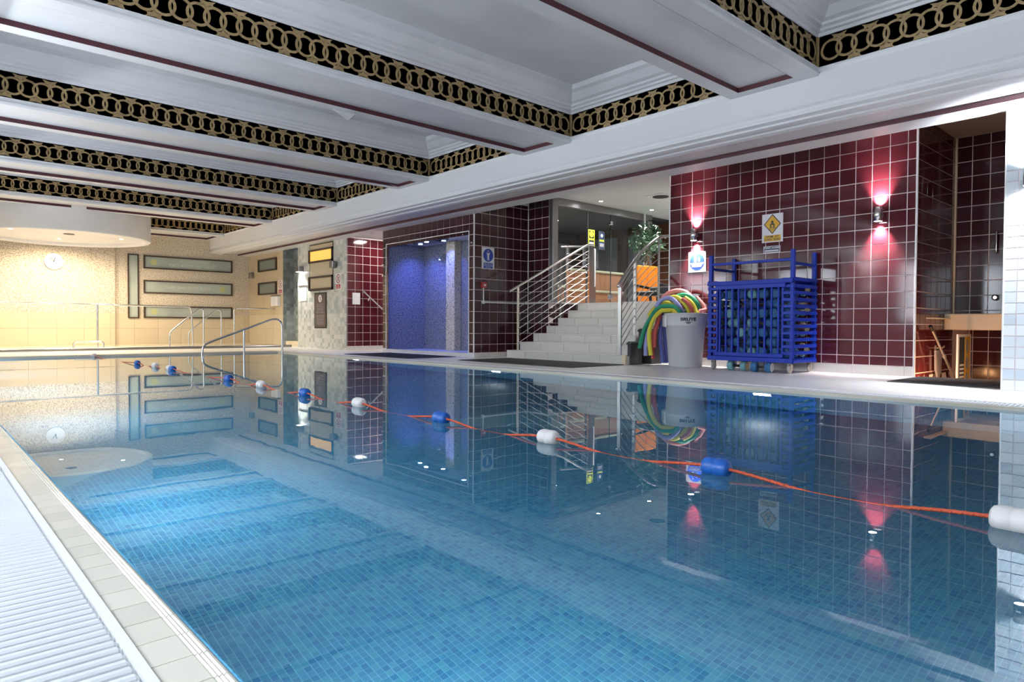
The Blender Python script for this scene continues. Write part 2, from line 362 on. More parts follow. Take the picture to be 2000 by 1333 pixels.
# underwater lamps in the long walls
def pool_lamp(x, y, s, label):
    t = thing('underwater_lamp', label, 'pool light', (x, y, -.45), 'underwater lamps in the pool walls'); fc = '-X' if s < 0 else '+X'
    MB().ring((x,y,-.36), fc, .085, .11, 0, .012).build('bezel', 'steel', t); MB().disc((x,y,-.36), fc, .085, .001, .006).build('lens', 'glow_water', t)
    light('underwater_light', 'AREA', (x+s*.03, y, -.36), E_WATER*(.10 if s < 0 else 1.0), (.80,.93,1.0), t, to=(s,0,-.10), size=.18, spread=160 if s < 0 else 178)
pool_lamp(6.27,3.2,-1,'round underwater lamp glowing below the deck edge in front of the blue trolley'); pool_lamp(6.27,7.2,-1,'round underwater lamp glowing below the deck edge in front of the staircase')
pool_lamp(6.27,11.2,-1,'round underwater lamp below the deck edge in front of the shower alcove')
for y, nm in ((-1.4,'behind the camera'),(1.2,'beside the camera'),(3.8,'at the near third'),(6.4,'at mid pool'),(9.0,'past mid pool'),(11.6,'at the far third'),(14.0,'by the far end')): pool_lamp(.43,y,1,'added unseen underwater fill lamp under the overflow coping '+nm)  # extra lamps added on the hidden side to light the pool floor evenly
# ---- overflow coping and white grating on the near side
cp = thing('overflow_coping', 'wet cream tiled overflow coping between white grating and water', None, (.36,5,0), kind='structure')
b = MB(); b.box(.318,.43,-1,14.8,-.10,-.004); b.build('bed', 'grout', cp)
TC = {}
for k in range(130):
    y0 = .4+.1075*k
    if y0 > 14.6: break
    if 'm' not in TC:
        m_ = MB(); w = .0525
        prof = [(-.056,-.006),(-.056,.006),(.018,.007),(.022,.0045),(.026,.0075),(.030,.0045),(.034,.0075),(.038,.0045),(.042,.0075),(.047,.006),(.054,-.002),(.056,-.012)]
        m_.prism([(x,-w,z) for x, z in prof], (0,2*w,0)); TC['m'] = m_.mesh('coping_tile', 'coping')
    inst('coping_tile', TC['m'], (.374,y0,0), None, cp)
gr = thing('overflow_grating', 'white slatted plastic overflow grating along the pool side', None, (0,5,0), kind='structure')
b = MB(); b.box(.300,.318,-1,14.8,-.08,.012); b.build('edge_angle', 'white_plastic', gr); b = MB(); b.box(-.36,.300,-1,14.8,-.10,-.055); b.build('channel_bed', 'grate', gr)
sl = MB(); sl.cbox(-.32,.325,-.0095,.0095,-.016,.012,.004); slm = sl.mesh('slat', 'grate')
for k in range(170): inst('slat', slm, (-.03, .9+.033*k, 0), None, gr)
b = MB()
for k in range(250): b.box(-.35,.295,6.52+.033*k,6.539+.033*k,-.016,.012)
b.build('slats', 'grate', gr)['kind'] = 'stuff'
b = MB(); b.box(.13,.15,-.5,14.7,-.05,-.014); b.box(-.2,-.18,-.5,14.7,-.05,-.014); b.build('rib', 'grate', gr)
# ---- gutter at the far long side
gu = thing('gutter_grating', 'narrow white gutter grating along the deck edge under the burgundy wall', None, (6.37,5,0), kind='structure')
b = MB(); b.cbox(6.262,6.30,-4,14.8,-.05,.028,.006); b.build('lip', 'coping', gu); b = MB(); b.box(6.30,6.47,-4,14.8,-.08,-.01); b.build('channel', 'grate', gu)
sl = MB(); sl.cbox(-.085,.085,-.010,.010,-.02,.0,.004); slm = sl.mesh('slat', 'grate')
for k in range(110): inst('slat', slm, (6.385,.8+.033*k,.030), None, gu)
b = MB()
for k in range(310): b.box(6.30,6.47,4.43+.033*k,4.45+.033*k,.010,.030)
b.build('slats', 'grate', gu)['kind'] = 'stuff'
b = MB(); b.cbox(.43,6.27,14.79,14.95,-.05,.04,.006); struct('trim_1', b, 'coping', 'cream tiled kerb across the far end of the pool')
# ---- burgundy wall behind the trolley
RL = lambda a, b, s=.271, p=.2: lines(a, b, s, p)
w = MB(); w.box(XW+.006,XW+.2,2.706,6.205,-.5,3.25); wr = struct('wall_right', w, 'grout', 'burgundy glossy square tiled wall behind the trolley and bin')
tiles(wr, '-X', (XW+.006,0,0), [-y for y in reversed(lines(2.70,6.205,2.807,.2))], RL(.153,3.14), 'burgundy')
tiles(wr, '-X', (XW+.006,0,0), [-y for y in reversed(lines(2.70,6.205,2.807,.6))], [.035,.153], 'tile_white', joint=.004, name='skirting_tile')
b = MB(); b.cbox(XW-.012,XW+.012,2.688,2.712,.035,3.14,.003); b.build('corner_trim', 'white_plastic', wr); b = MB(); b.cbox(XW-.008,XW+.03,6.2,6.222,.035,3.1,.003); b.build('corner_trim', 'white_plastic', wr)
# return wall into the recess
w = MB(); w.box(XW+.2,11.6,2.706,2.9,-.5,3.25); w.box(XW+.012,XW+.2,2.7055,2.7065,-.5,3.25); wre = struct('wall_return', w, 'grout', 'dark burgundy tiled return wall turning into the recess')
tiles(wre, '-Y', (0,2.706,0), lines(XW+.012,10.58,9.21,.205), RL(-.45,3.2,.271,.2), 'burgundy')
w = MB(); w.box(10.586,11.6,-4,2.706,.6,3.25); wrb = struct('wall_recess', w, 'grout', 'dark burgundy tiled back wall of the recess above the ledge')
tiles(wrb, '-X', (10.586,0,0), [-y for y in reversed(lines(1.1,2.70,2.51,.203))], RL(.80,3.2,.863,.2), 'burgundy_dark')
b = MB(); b.cbox(10.55,10.582,2.675,2.70,.80,3.2,.004); b.build('corner_trim', 'cream', wrb)
w = MB(); w.box(11.41,11.7,-4,2.706,-.5,.65); wn = struct('wall_niche', w, 'grout', 'burgundy tiled wall of the low niche under the cream ledge')
tiles(wn, '-X', (11.41,0,0), [-y for y in reversed(lines(1.0,2.70,2.47,.19))], RL(-.45,.65,.495,.2), 'burgundy')
w = MB(); w.cbox(10.18,10.60,.6,2.70,.605,.815,.008); led = struct('trim_2', w, 'cream', 'cream ledge crossing the recess at bench height')
b = MB(); b.cbox(9.45,10.5,2.62,2.704,.742,.757,.003); b.build('shelf_strip', 'cream', led)
# ---- mosaic pier
w = MB(); w.box(7.756,8.1,-4,1.57,-.2,2.75); wp = struct('wall_pier', w, 'grout', 'pale blue-grey mosaic pier at the edge of the view')
for i in range(6):
    for j in range(26):
        m_ = 'mos_%d' % random.choice([0,0,1,1,2,3]); c = {'mos_0':(.66,.70,.74),'mos_1':(.56,.61,.66),'mos_2':(.45,.51,.57),'mos_3':(.72,.75,.77)}[m_]; mat(m_, c, .2)
        inst('mosaic_tile', tile_mesh(.099,.0985,.006,m_,.002), (7.756,1.57-.105*(i+.5),.035+.104*(j+.5)), euler('-X'), wp)
b = MB(); b.cbox(7.745,7.77,1.56,1.575,.035,2.72,.003); b.build('corner_trim', 'white_plastic', wp)
# ---- shower block
w = MB(); w.box(7.806,9.17,9.636,9.775,-.2,3.2); w.box(7.806,9.0,12.66,12.815,-.2,2.75); w.box(8.82,9.17,9.775,12.66,-.2,2.75); w.box(7.806,7.95,9.775,12.66,2.39,2.75); w.box(7.806,8.82,9.775,12.66,-.2,.085)
ws = struct('wall_shower', w, 'grout', 'dark burgundy tiled block around the blue-lit shower alcove')
SR = lambda a, b: lines(a, b, .281, .204)
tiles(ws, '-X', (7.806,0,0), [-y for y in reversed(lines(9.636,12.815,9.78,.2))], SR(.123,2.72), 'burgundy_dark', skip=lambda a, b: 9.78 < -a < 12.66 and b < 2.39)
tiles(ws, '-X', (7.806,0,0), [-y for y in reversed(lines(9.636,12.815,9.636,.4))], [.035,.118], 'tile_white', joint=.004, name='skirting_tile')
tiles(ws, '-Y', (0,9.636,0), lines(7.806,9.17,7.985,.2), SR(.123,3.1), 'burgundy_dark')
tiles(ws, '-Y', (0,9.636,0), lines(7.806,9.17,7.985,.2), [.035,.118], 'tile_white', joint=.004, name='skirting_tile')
b = MB(); b.cbox(7.794,7.815,9.624,9.645,.035,2.72,.003); b.build('corner_trim', 'white_plastic', ws)
b = MB(); b.box(8.80,8.821,9.78,12.66,.085,2.45); b.build('back_lining', 'shower_stone', ws); b = MB(); b.box(7.80,8.80,12.64,12.661,.085,2.45); b.build('side_lining', 'shower_stone', ws)
b = MB(); b.box(7.82,8.80,9.775,9.79,.085,2.45); b.build('side_lining', 'shower_stone', ws)
b = MB(); b.box(7.82,8.82,9.78,12.66,2.43,2.46); b.build('alcove_ceiling', 'white_paint', ws); b = MB(); b.box(7.80,8.80,9.78,12.66,.085,.10); b.build('alcove_floor', 'tile_white', ws)
b = MB(); b.cbox(8.62,8.80,11.30,11.60,.10,2.43,.01); b.build('pilaster', 'pillar_stone_lit', ws)
b = MB()
for q in ((12.655,12.675,.10,2.40),(9.765,9.785,.10,2.40)): b.box(7.79,7.83,*q)
b.box(7.79,7.83,9.765,12.675,2.385,2.402); b.build('opening_trim', 'white_plastic', ws)
# facing return and plinth under the glass
w = MB(); w.box(9.176,9.3,9.05,9.636,-.2,3.1); wk = struct('wall_stairwell', w, 'grout', 'dark burgundy tiled wall and plinth beside the staircase')
b = MB(); b.box(9.18,10.2,9.056,9.2,-.2,1.07); b.build('plinth', 'grout', wk)
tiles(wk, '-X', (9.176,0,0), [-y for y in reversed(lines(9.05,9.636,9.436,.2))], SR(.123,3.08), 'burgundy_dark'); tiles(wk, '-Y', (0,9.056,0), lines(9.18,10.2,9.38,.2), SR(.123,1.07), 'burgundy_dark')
# ---- passage wall
w = MB(); w.box(7.82,9.8,14.456,14.6,-.2,2.75); wq = struct('wall_passage', w, 'grout', 'bright burgundy tiled wall of the side passage past the shower')
tiles(wq, '-Y', (0,14.456,0), lines(7.81,9.7,7.83,.2065), lines(.124,2.74,.243,.2065), 'burgundy'); tiles(wq, '-Y', (0,14.456,0), lines(7.8,9.7,7.8,.4), [.03,.12], 'tile_white', joint=.004, name='skirting_tile')
w = MB(); w.box(9.7,9.8,12.8,14.456,-.2,2.75); w.box(7.95,9.8,12.815,14.456,2.76,2.86); struct('wall_passage_end', w, 'white_paint', 'plain pale end wall and ceiling of the side passage')
# ---- mosaic wall with windows
w = MB(); w.box(7.8,8.2,14.459,15.10,0,2.72); w.box(7.8,8.2,16.385,17.10,0,2.72); w.box(7.8,8.2,15.10,16.385,0,1.50); w.box(8.1,8.2,15.10,16.385,1.5,2.72)
wm = struct('wall_mosaic', w, 'mosaic_grey', 'pale grey mosaic wall with poster and stacked windows')
w = MB(); w.box(8.1,8.3,17.10,18.06,0,2.72); w.box(7.8,8.3,18.03,18.06,.0,2.72); struct('wall_alcove', w, 'mosaic_green', 'narrow green-grey mosaic drinking alcove')
w = MB(); w.cbox(7.86,8.1,17.12,18.02,.0,.18,.01); struct('trim_3', w, 'cream', 'low cream block at the foot of the mosaic alcove')
w = MB(); w.box(7.8,8.2,18.06,YF,0,2.72); wb = struct('wall_beige', w, 'beige_wall', 'beige painted side wall at the far end')
b = MB(); b.box(7.79,7.8,18.06,YF,.035,.915)
tiles(wb, '-X', (7.8,0,0), [-y for y in reversed(lines(18.06,YF,18.06,.61))], [.05,.51,.915], 'cream_tile', joint=.004, t=.008)
# ---- far wall
w = MB(); w.box(-1.6,7.8,YF,YF+.2,0,3.9); w.box(-1.6,4.18,YF-.10,YF,0,3.9); wf = struct('wall_far', w, 'stipple', 'stippled cream far wall with tiled lower part')
tiles(wf, '-Y', (0,YF-.10,0), lines(-1.5,4.18,2.269,.597), [.06,.511,.922], 'cream_tile', joint=.004, t=.008); tiles(wf, '-Y', (0,YF,0), lines(4.18,7.79,4.657,.597), [.06,.511,.915], 'cream_tile', joint=.004, t=.008)
b = MB(); b.cbox(-1.5,4.18,YF-.14,YF-.10,.035,.07,.005); b.cbox(4.18,7.8,YF-.04,YF,.035,.07,.005); b.build('skirting', 'cream', wf)
# ---- unseen sides of the hall
w = MB(); w.box(-1.8,-1.6,-4.2,YF,-1,3.9); wl = struct('wall_left', w, 'mosaic_grey', 'pale mosaic wall on the side behind the grating')
for i, y in enumerate((-1.2,2.1,5.4,8.7,12.0)):  # glowing windows added on the unseen wall as fill light
    t = thing('window_%d' % (11+i), 'tall glowing fill window added in the unseen mosaic wall behind the grating, %s along' % ('first','second','third','fourth','fifth','sixth')[i], None, (-1.6,y,1.6), kind='structure'); o = (-1.6,y,1.6); b = MB()
    for q in ((-.85,.85,.74,.80),(-.85,.85,-.80,-.74),(-.85,-.79,-.74,.74),(.79,.85,-.74,.74),(-.03,.03,-.74,.74)): b.obox(o, '+X', *q, 0, .06)
    b.build('window_frame', 'white_plastic', t)
    for q in ((-.79,-.03),(.03,.79)): MB().obox(o, '+X', *q, -.74, .74, .005, .02).build('pane', 'fill_pane', t)
w = MB(); w.box(-1.8,11.8,-4.4,-4.2,-1.6,3.9); struct('wall_near', w, 'white_paint', 'plain pale wall closing the pool hall at the near end')
w = MB(); w.box(11.6,11.8,-4.2,2.8,-1,3.9); struct('wall_outer', w, 'white_paint', 'plain pale outer wall past the recess')
# ================================================================ CEILING
ZL, ZF0, ZF1, ZC, XB, XL = 3.09, 3.17, 3.475, 3.76, 6.65, -.30
CS = [2.87+3.285*k for k in range(-2, 6)]; BW = .94
w = MB(); w.box(-1.8,7.9,-4.3,YF+.2,ZC,ZC+.15); struct('ceiling', w, 'white_paint', 'flat white ceiling inside the coffers')
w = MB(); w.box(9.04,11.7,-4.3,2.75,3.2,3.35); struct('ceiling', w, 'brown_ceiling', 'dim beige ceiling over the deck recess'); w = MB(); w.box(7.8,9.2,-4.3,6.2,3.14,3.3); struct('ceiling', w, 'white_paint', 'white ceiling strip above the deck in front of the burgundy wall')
w = MB(); w.box(7.8,13.4,6.2,12.6,3.1,3.25); w.box(7.8,9.17,9.6,12.6,3.0,3.1); struct('ceiling', w, 'white_paint', 'white ceiling of the upper hall with downlights')
rm = MB(); rm.ring((0,0,0), '+Z', .080, .103, 0, .008, 22, full=False); rme = rm.mesh('ring', 'gilt')
def frieze(parent, fc, o, a0, a1, first, rings=True):
    """dark board with interlinked gilt rings; o lies on the board plane at frieze mid height"""
    R, U, N = FACE[fc]; o = Vector(o); hh = (ZF1-ZF0)/2
    MB().obox(o, fc, a0, a1, -hh, hh, -.02, 0).build('frieze_board', 'black_board', parent)
    if not rings: return
    e = euler(fc); lf = MB(); k = 0; a = first
    while a < a1-.06:
        inst('ring', rme, o+R*a+N*(.001+.002*(k%2)), e, parent)
        s = 1 if k%2 == 0 else -1; c = a+.07; y = s*.088
        lf.poly(o, fc, [(c-.075,y+s*.056),(c-.05,y+s*.03),(c-.06,y+s*.012),(c-.02,y+s*.012),(c,y-s*.02),(c+.02,y+s*.012),(c+.06,y+s*.012),(c+.05,y+s*.03),(c+.075,y+s*.056),(c,y+s*.042)], .0005, .007)
        k += 1; a += .14
    lf.build('gilt_leaves', 'gilt', parent)['kind'] = 'stuff'
    for q in (a0, a1-.022): MB().obox(o, fc, q, q+.022, -hh, hh, 0, .012).build('corner_post', 'gilt', parent)
def cornice(parent, fc, o, a0, a1):
    """stepped crown moulding, o on the frieze top line"""
    R, U, N = FACE[fc]; o = Vector(o); P = [(-.03,0),(.012,0),(.018,.03),(.045,.04),(.045,.065),(.075,.08),(.080,.105),(.12,.125),(.19,.20),(.235,.225),(.24,.285),(-.03,.285)]
    MB().prism([o+R*a0+N*n+U*u for n, u in P], R*(a1-a0)).build('cornice', 'white_paint', parent)
BL = ['behind the camera','just behind the camera','nearest of the beams in view','second nearest of the beams in view','third of the beams in view','fourth of the beams in view','fifth, in front of the round ceiling','last, against the far wall']
beams = []
for k, c in enumerate(CS):
    y1 = c+BW if k < 7 else YF; m = MB(); m.box(XL,XB,c+.03,y1-(.03 if k < 7 else 0),ZF0,ZC)
    px0, px1, py0, py1 = XL+.15, XB-.13, c+.19, y1-.16
    m.box(XL,XB,c,py0,ZL,ZF0-.03); m.box(XL,XB,py1,y1,ZL,ZF0-.03); m.box(px1,XB,py0,py1,ZL,ZF0-.03); m.box(XL,px0,py0,py1,ZL,ZF0-.03)
    m.prism([(XL,c,ZL),(XL,c-.012,ZL+.02),(XL,c-.012,ZL+.035),(XL,c+.004,ZL+.045),(XL,c+.004,ZL+.065),(XL,c-.006,ZF0-.012),(XL,c-.006,ZF0),(XL,c+.05,ZF0),(XL,c+.05,ZL+.003),(XL,c+.003,ZL+.003)], (XB-XL,0,0))
    if k < 7: m.box(XL,XB,y1-.03,y1,ZF0-.031,ZF0)
    o = struct('ceiling_beam', m, 'white_paint', 'white panelled cross beam with gilt ring frieze, '+BL[k]); beams.append(o)
    MB().box(px0,px1,py0,py1,ZL+.05,ZF0).build('recessed_panel', 'white_paint', o)
    m = MB(); q = .004; m.box(px0,px1,py1-q,py1,ZL+.001,ZL+.055); m.box(px0,px1,py0,py0+q,ZL+.001,ZL+.055); m.box(px1-q,px1,py0,py1,ZL+.001,ZL+.055); m.box(px0,px0+q,py0,py1,ZL+.001,ZL+.055); m.build('maroon_reveal', 'maroon', o)
    x0 = max(XL, .065*c) if k >= 2 else XL; n = math.ceil((XB-.11-x0)/.14)
    frieze(o, '-Y', (0,c+.03,(ZF0+ZF1)/2), XL, XB+.028, XB-.11-.14*n+.14, rings=k >= 2); cornice(o, '-Y', (0,c+.03,ZF1), XL, XB+.03)
    if k < 7: frieze(o, '+Y', (0,y1-.03,(ZF0+ZF1)/2), -XB, -XL, 0, rings=False); cornice(o, '+Y', (0,y1-.03,ZF1), -XB, -XL)
# side beam over the deck edge
prof = [(XB,ZF0),(XB,2.84),(XB+.02,2.815),(XB+.02,2.79),(XB-.02,2.775),(XB-.02,2.745),(XB+.05,2.735),(XB+.05,2.715),(XB+.12,2.705),(XB+.13,2.725),(XB+.20,2.715),(XB+.215,2.70),(XB+.28,2.69),(XB+.30,2.70),(XB+.34,2.748),(7.46,2.748),(7.46,2.695),(XP,2.695),(XP,ZC),(XB+.03,ZC),(XB+.03,ZF0)]
m = MB(); m.prism([(x,-4.2,z) for x, z in prof], (0,YF+4.2,0)); m.prism([(XB-.01,-4.2,ZF0),(XB-.01,-4.2,ZF0-.02),(XB,-4.2,ZF0-.05),(XB+.04,-4.2,ZF0-.05),(XB+.04,-4.2,ZF0)], (0,YF+4.2,0))
sb = struct('ceiling_beam', m, 'soffit_paint', 'long white moulded side beam over the deck edge above the shower and trolley')
m = MB(); m.box(7.456,7.46,-4.2,YF,2.696,2.752); m.build('maroon_reveal', 'maroon', sb)
for k in range(1, 8):
    y0, y1 = CS[k-1]+BW, CS[k]; frieze(sb, '-X', (XB+.03,0,(ZF0+ZF1)/2), -y1-.028, -y0, -y1+.11, rings=k >= 2); cornice(sb, '-X', (XB+.03,0,ZF1), -y1-.03, -y0)
m = MB(); m.box(-1.7,XL,-4.2,YF,2.7,ZC); struct('ceiling_beam', m, 'white_paint', 'long white side beam over the overflow grating')
# peeling flaps of paint on the beams
m = MB(); m.prism([(3.62,7.05,ZL-.001),(3.92,7.05,ZL-.001),(3.80,7.00,ZL-.11)], (0,.004,.002)); m.build('peeling_flap', 'sign_white', beams[3])
m = MB(); m.prism([(6.28,10.1,ZL-.001),(6.5,10.15,ZL-.001),(6.45,10.05,ZL-.05)], (0,.004,.002)); m.build('peeling_flap', 'sign_white', beams[4]); m = MB(); m.prism([(3.9,10.2,ZL-.001),(4.35,10.2,ZL-.001),(4.2,10.15,ZL-.035),(4.0,10.17,ZL-.02)], (0,.004,.002)); m.build('peeling_flap', 'sign_white', beams[4])
# round dropped ceiling with warm downlights
dr = thing('round_ceiling', 'round dropped cream ceiling drum with recessed warm downlights', None, (2.78,18.55,2.6), kind='structure')
m = MB(); R0 = 1.77; m.lathe((2.78,18.55,0), [(R0-.17,2.68),(R0-.17,2.62),(R0-.14,2.605),(R0-.02,2.605),(R0,2.625),(R0,ZC)], 72, cap=False); m.build('fascia', 'white_paint', dr)
m = MB(); m.disc((2.78,18.55,2.68), '-Z', R0-.16, 0, -.03, 64); m.build('soffit_disc', 'white_paint', dr)
m = MB(); m.disc((2.80,18.12,2.68), '-Z', .11, .0, .012, 24); m.build('vent', 'dark_grey', dr)
for i, (x, y) in enumerate(((1.71,17.92),(2.77,19.22),(3.88,18.24),(2.85,17.15))):
    t = thing('downlight', ['warm recessed downlight at the window end of the round ceiling','','',''][i] or '', 'downlight', (x,y,2.66), 'warm downlights in the round ceiling'); t['label'] = ['warm recessed downlight at the clock-side edge of the round ceiling','warm recessed downlight above the wall clock','warm recessed downlight near the far wall windows','warm recessed downlight behind the front rim of the round ceiling'][i]
    MB().ring((x,y,2.68), '-Z', .045, .065, 0, .012).build('bezel', 'white_plastic', t); MB().disc((x,y,2.68), '-Z', .045, .001, .005).build('lens', 'glow_warm', t)
    light('downlight_beam', 'SPOT', (x,y,2.66), E_DRUM, WARM, t, to=(0,.12,-1), size=.06, angle=165, blend=.5)
# ================================================================ LAMPS
def wall_lamp(o, fc, energy, color, label, up=True, ang=84, down=1.0, tilt=-.45):
    R, U, N = FACE[fc]; o = Vector(o); t = thing('wall_lamp', label, 'wall lamp', o, 'cylindrical up and down wall lamps'); c = o+N*.085; r = .050; hh = .088
    t_ = MB(); t_.lathe((c.x,c.y,c.z-hh), [(r-.004,.004),(r-.004,0),(r,0),(r,2*hh),(r-.004,2*hh),(r-.004,2*hh-.004)], 24, cap=False); t_.build('body', 'steel', t)
    MB().ring(o, fc, .0, .034, 0, .018, 20).build('wall_plate', 'steel_dark', t); b = MB(); b.tube([o+N*.01, o+N*.055], .012, 10); b.build('bracket', 'steel', t)
    MB().disc((c.x,c.y,c.z-hh+.003), '-Z', r-.005, 0, .002, 20).build('lens', 'glow_cool', t)
    light('down_beam', 'SPOT', (c.x-N.x*.03,c.y-N.y*.03,c.z-hh-.01), energy*down, color, t, to=(-N.x*.2,-N.y*.2,-1), size=.025, angle=ang, blend=1.0)
    if up:
        MB().disc((c.x,c.y,c.z+hh-.003), '+Z', r-.005, 0, .002, 20).build('lens', 'glow_cool', t)
        light('up_beam', 'SPOT', (c.x-N.x*.03,c.y-N.y*.03,c.z+hh+.01), energy, color, t, to=(N.x*tilt,N.y*tilt,1), size=.025, angle=ang, blend=1.0)
    return t
wall_lamp((XW,5.717,2.035), '-X', E_WALL, (1.0,.90,.88), 'cylindrical steel wall lamp above the blue round sign')
wall_lamp((XW,3.102,2.035), '-X', E_WALL, (1.0,.90,.92), 'cylindrical steel wall lamp on bare burgundy tiles past the trolley')
wall_lamp((7.75,1.37,2.03), '-X', E_PIER, (.88,.93,1.0), 'cylindrical steel wall lamp blazing on the pale mosaic pier', ang=140)
for i, y in enumerate((.45,3.75,7.05,10.35,13.65)): wall_lamp((-1.6,y,2.03), '+X', E_FILL_LEFT*(1.3,1.2,1.0,.8,.6)[i], COOL, 'added cylindrical fill lamp on the unseen mosaic wall behind the grating, %s along' % ('first','second','third','fourth','fifth','sixth')[i], ang=140, down=.12, tilt=.5)  # lamps added out of view, tilted to fill the ceiling with light
t = thing('wall_lamp', 'square dark wall lamp shining down the pale mosaic wall', 'wall lamp', (7.8,16.85,2.02)); b = MB(); b.cbox(7.66,7.80,16.74,16.97,2.03,2.17,.01); b.build('housing', 'steel_dark', t); b = MB(); b.box(7.68,7.78,16.77,16.94,2.026,2.032); b.build('lens', 'glow_cool', t)
light('down_beam', 'SPOT', (7.62,16.85,2.01), 60, (1,.97,.9), t, to=(.10,0,-1), size=.05, angle=110, blend=.6)
light('passage_light', 'AREA', (8.6,13.7,2.74), 22, (1.0,.88,.80), None, to=(0,.1,-1), size=.25)
t = thing('downlight', 'small square ceiling downlight in the side passage', 'downlight', (8.6,13.7,2.74)); b = MB(); b.cbox(8.5,8.7,13.6,13.8,2.745,2.76,.004); b.build('lens', 'glow_cool', t)
light('amber_light', 'SPOT', (9.14,1.0,.30), 42, AMBER, None, to=(.03,1,-.15), size=.06, angle=88, blend=1.0)
light('amber_glow', 'POINT', (9.16,2.46,-.12), 13, (1.0,.48,.20), None, size=.05)
t = thing('heater_lamp', 'amber glowing floor lamp low in the recess behind the corner', 'lamp', (9.16,2.46,-.45)); b = MB(); b.cbox(9.06,9.26,2.36,2.56,-.45,-.22,.01); b.build('body', 'dark_grey', t)
# ================================================================ SIGNS ON THE BURGUNDY WALL
def plate(name, label, cat, o, fc, w, h, m='sign_white', t=.006):
    th = thing(name, label, cat, o); MB().obox(o, fc, -w/2, w/2, -h/2, h/2, 0, t).build('plate', m, th); return th
def at(o, fc, a, b, c):
    R, U, N = FACE[fc]; return Vector(o)+R*a+U*b+N*c
fc = '-X'; o = (XW,4.505,2.02); t = plate('warning_sign', 'white and yellow swim at own risk warning sign', 'sign', o, fc, .305, .40)
MB().poly(o, fc, [(0,.165+.03),(.125,.055),(0,-.085),(-.125,.055)], .006, .0075).build('diamond_border', 'sign_black', t); MB().poly(o, fc, [(0,.148+.03),(.110,.055),(0,-.068),(-.110,.055)], .0075, .009).build('diamond', 'sign_yellow', t)
b = MB(); b.disc(at(o,fc,0,.085,0), fc, .018, .009, .0100, 16); b.poly(o, fc, [(-.03,.0),(-.034,.05),(-.012,.066),(.012,.066),(.034,.05),(.03,0),(.018,0),(.018,.045),(-.018,.045),(-.018,0)], .009, .0100); b.build('figure', 'sign_black', t)
text('lettering', 'NO\nLIFEGUARD\nON DUTY', at(o,fc,0,-.005,.009), fc, .022, 'sign_black', t)
MB().obox(o, fc, -.122, .122, -.185, -.10, .006, .0075).build('caption_panel', 'sign_yellow', t); text('lettering', 'SWIM  AT\nOWN  RISK!', at(o,fc,0,-.142,.0078), fc, .044, 'sign_black', t, bold=.0006)
o = (XW,4.51,1.722); t = plate('alarm_sign', 'small panic alarm sign with white arrow', 'sign', o, fc, .244, .094); MB().obox(o, fc, -.112, .112, -.038, .040, .006, .0072).build('panel', 'sign_navy', t)
text('lettering', 'PANIC ALARM', at(o,fc,0,.021,.0075), fc, .034, 'sign_white', t, bold=.0008); MB().poly(o, fc, [(-.105,-.018),(-.088,-.004),(-.088,-.009),(.10,-.009),(.10,-.027),(-.088,-.027),(-.088,-.032)], .0072, .0085).build('arrow', 'sign_white', t)
o = (XW,5.705,1.628); t = plate('rule_sign', 'white sign with blue disc about children and adults', 'sign', o, fc, .305, .31); MB().disc(o, fc, .128, .006, .0075, 36).build('disc', 'sign_blue', t)
b = MB()
for q, s in ((-.03,1.),(.035,.7)):
    b.disc(at(o,fc,q,.085*s+.005,0), fc, .014*s, .0075, .009, 14); b.poly(o, fc, [(q-.022*s,-.0),(q-.022*s,.065*s),(q+.022*s,.065*s),(q+.022*s,0)], .0075, .009)
b.build('figures', 'sign_white', t); text('lettering', 'CHILDREN MUST BE\nACCOMPANIED\nBY AN ADULT', at(o,fc,0,-.05,.0078), fc, .026, 'sign_white', t, bold=.0006)
fc = '-Y'; o = (8.137,9.63,1.90); t = plate('shower_sign', 'white sign with blue disc asking swimmers to shower', 'sign', o, fc, .30, .408)
MB().disc(at(o,fc,0,.055,0), fc, .123, .006, .0075, 36).build('disc', 'sign_blue', t); b = MB(); q = at(o,fc,0,.055,0)
b.disc(at(q,fc,0,.028,0), fc, .015, .0075, .009, 14); b.poly(q, fc, [(-.022,.008),(-.042,.03),(-.03,.062),(-.018,.056),(-.026,.032),(-.012,.02),(.012,.02),(.026,.032),(.018,.056),(.03,.062),(.042,.03),(.022,.008),(.020,-.04),(.026,-.098),(.008,-.098),(0,-.05),(-.008,-.098),(-.026,-.098),(-.020,-.04)], .0075, .009)
b.obox(q, fc, -.018, .018, .075, .088, .0075, .009); b.build('figure', 'sign_white', t); MB().obox(o, fc, -.115, .115, -.19, -.085, .006, .0075).build('caption_panel', 'sign_blue', t)
text('lettering', 'Please Shower\nBefore Entering\nThe Pool', at(o,fc,0,-.138,.0078), fc, .034, 'sign_white', t)
t = thing('fire_alarm', 'red break glass fire alarm box on burgundy tiles', 'fire alarm', (8.02,9.63,1.385)); b = MB(); b.cbox(7.965,8.075,9.585,9.632,1.335,1.445,.006); b.build('box', 'sign_red', t); b = MB(); b.box(8.0,8.05,9.581,9.586,1.37,1.405); b.build('glass', 'sign_white', t)
t = thing('conduit', 'white conduit pipe running from fire alarm to glass partition', 'pipe', (9,9.6,1.07)); b = MB(); b.tube([(8.01,9.605,1.34),(8.01,9.605,1.07)], .013, 10); b.build('drop_pipe', 'white_plastic', t)
b = MB(); b.tube([(8.01,9.605,1.07),(9.14,9.605,1.07),(9.14,9.03,1.085),(10.1,9.03,1.085)], .013, 10); b.build('run_pipe', 'white_plastic', t); b = MB(); b.lathe((8.01,9.632,1.07), [(.03,-.045),(.03,0)], 16, 'Y'); b.build('junction_box', 'white_plastic', t); b = MB(); b.lathe((9.12,9.6,1.085), [(.03,-.02),(.03,.03)], 16, 'Y'); b.build('junction_box', 'white_plastic', t)
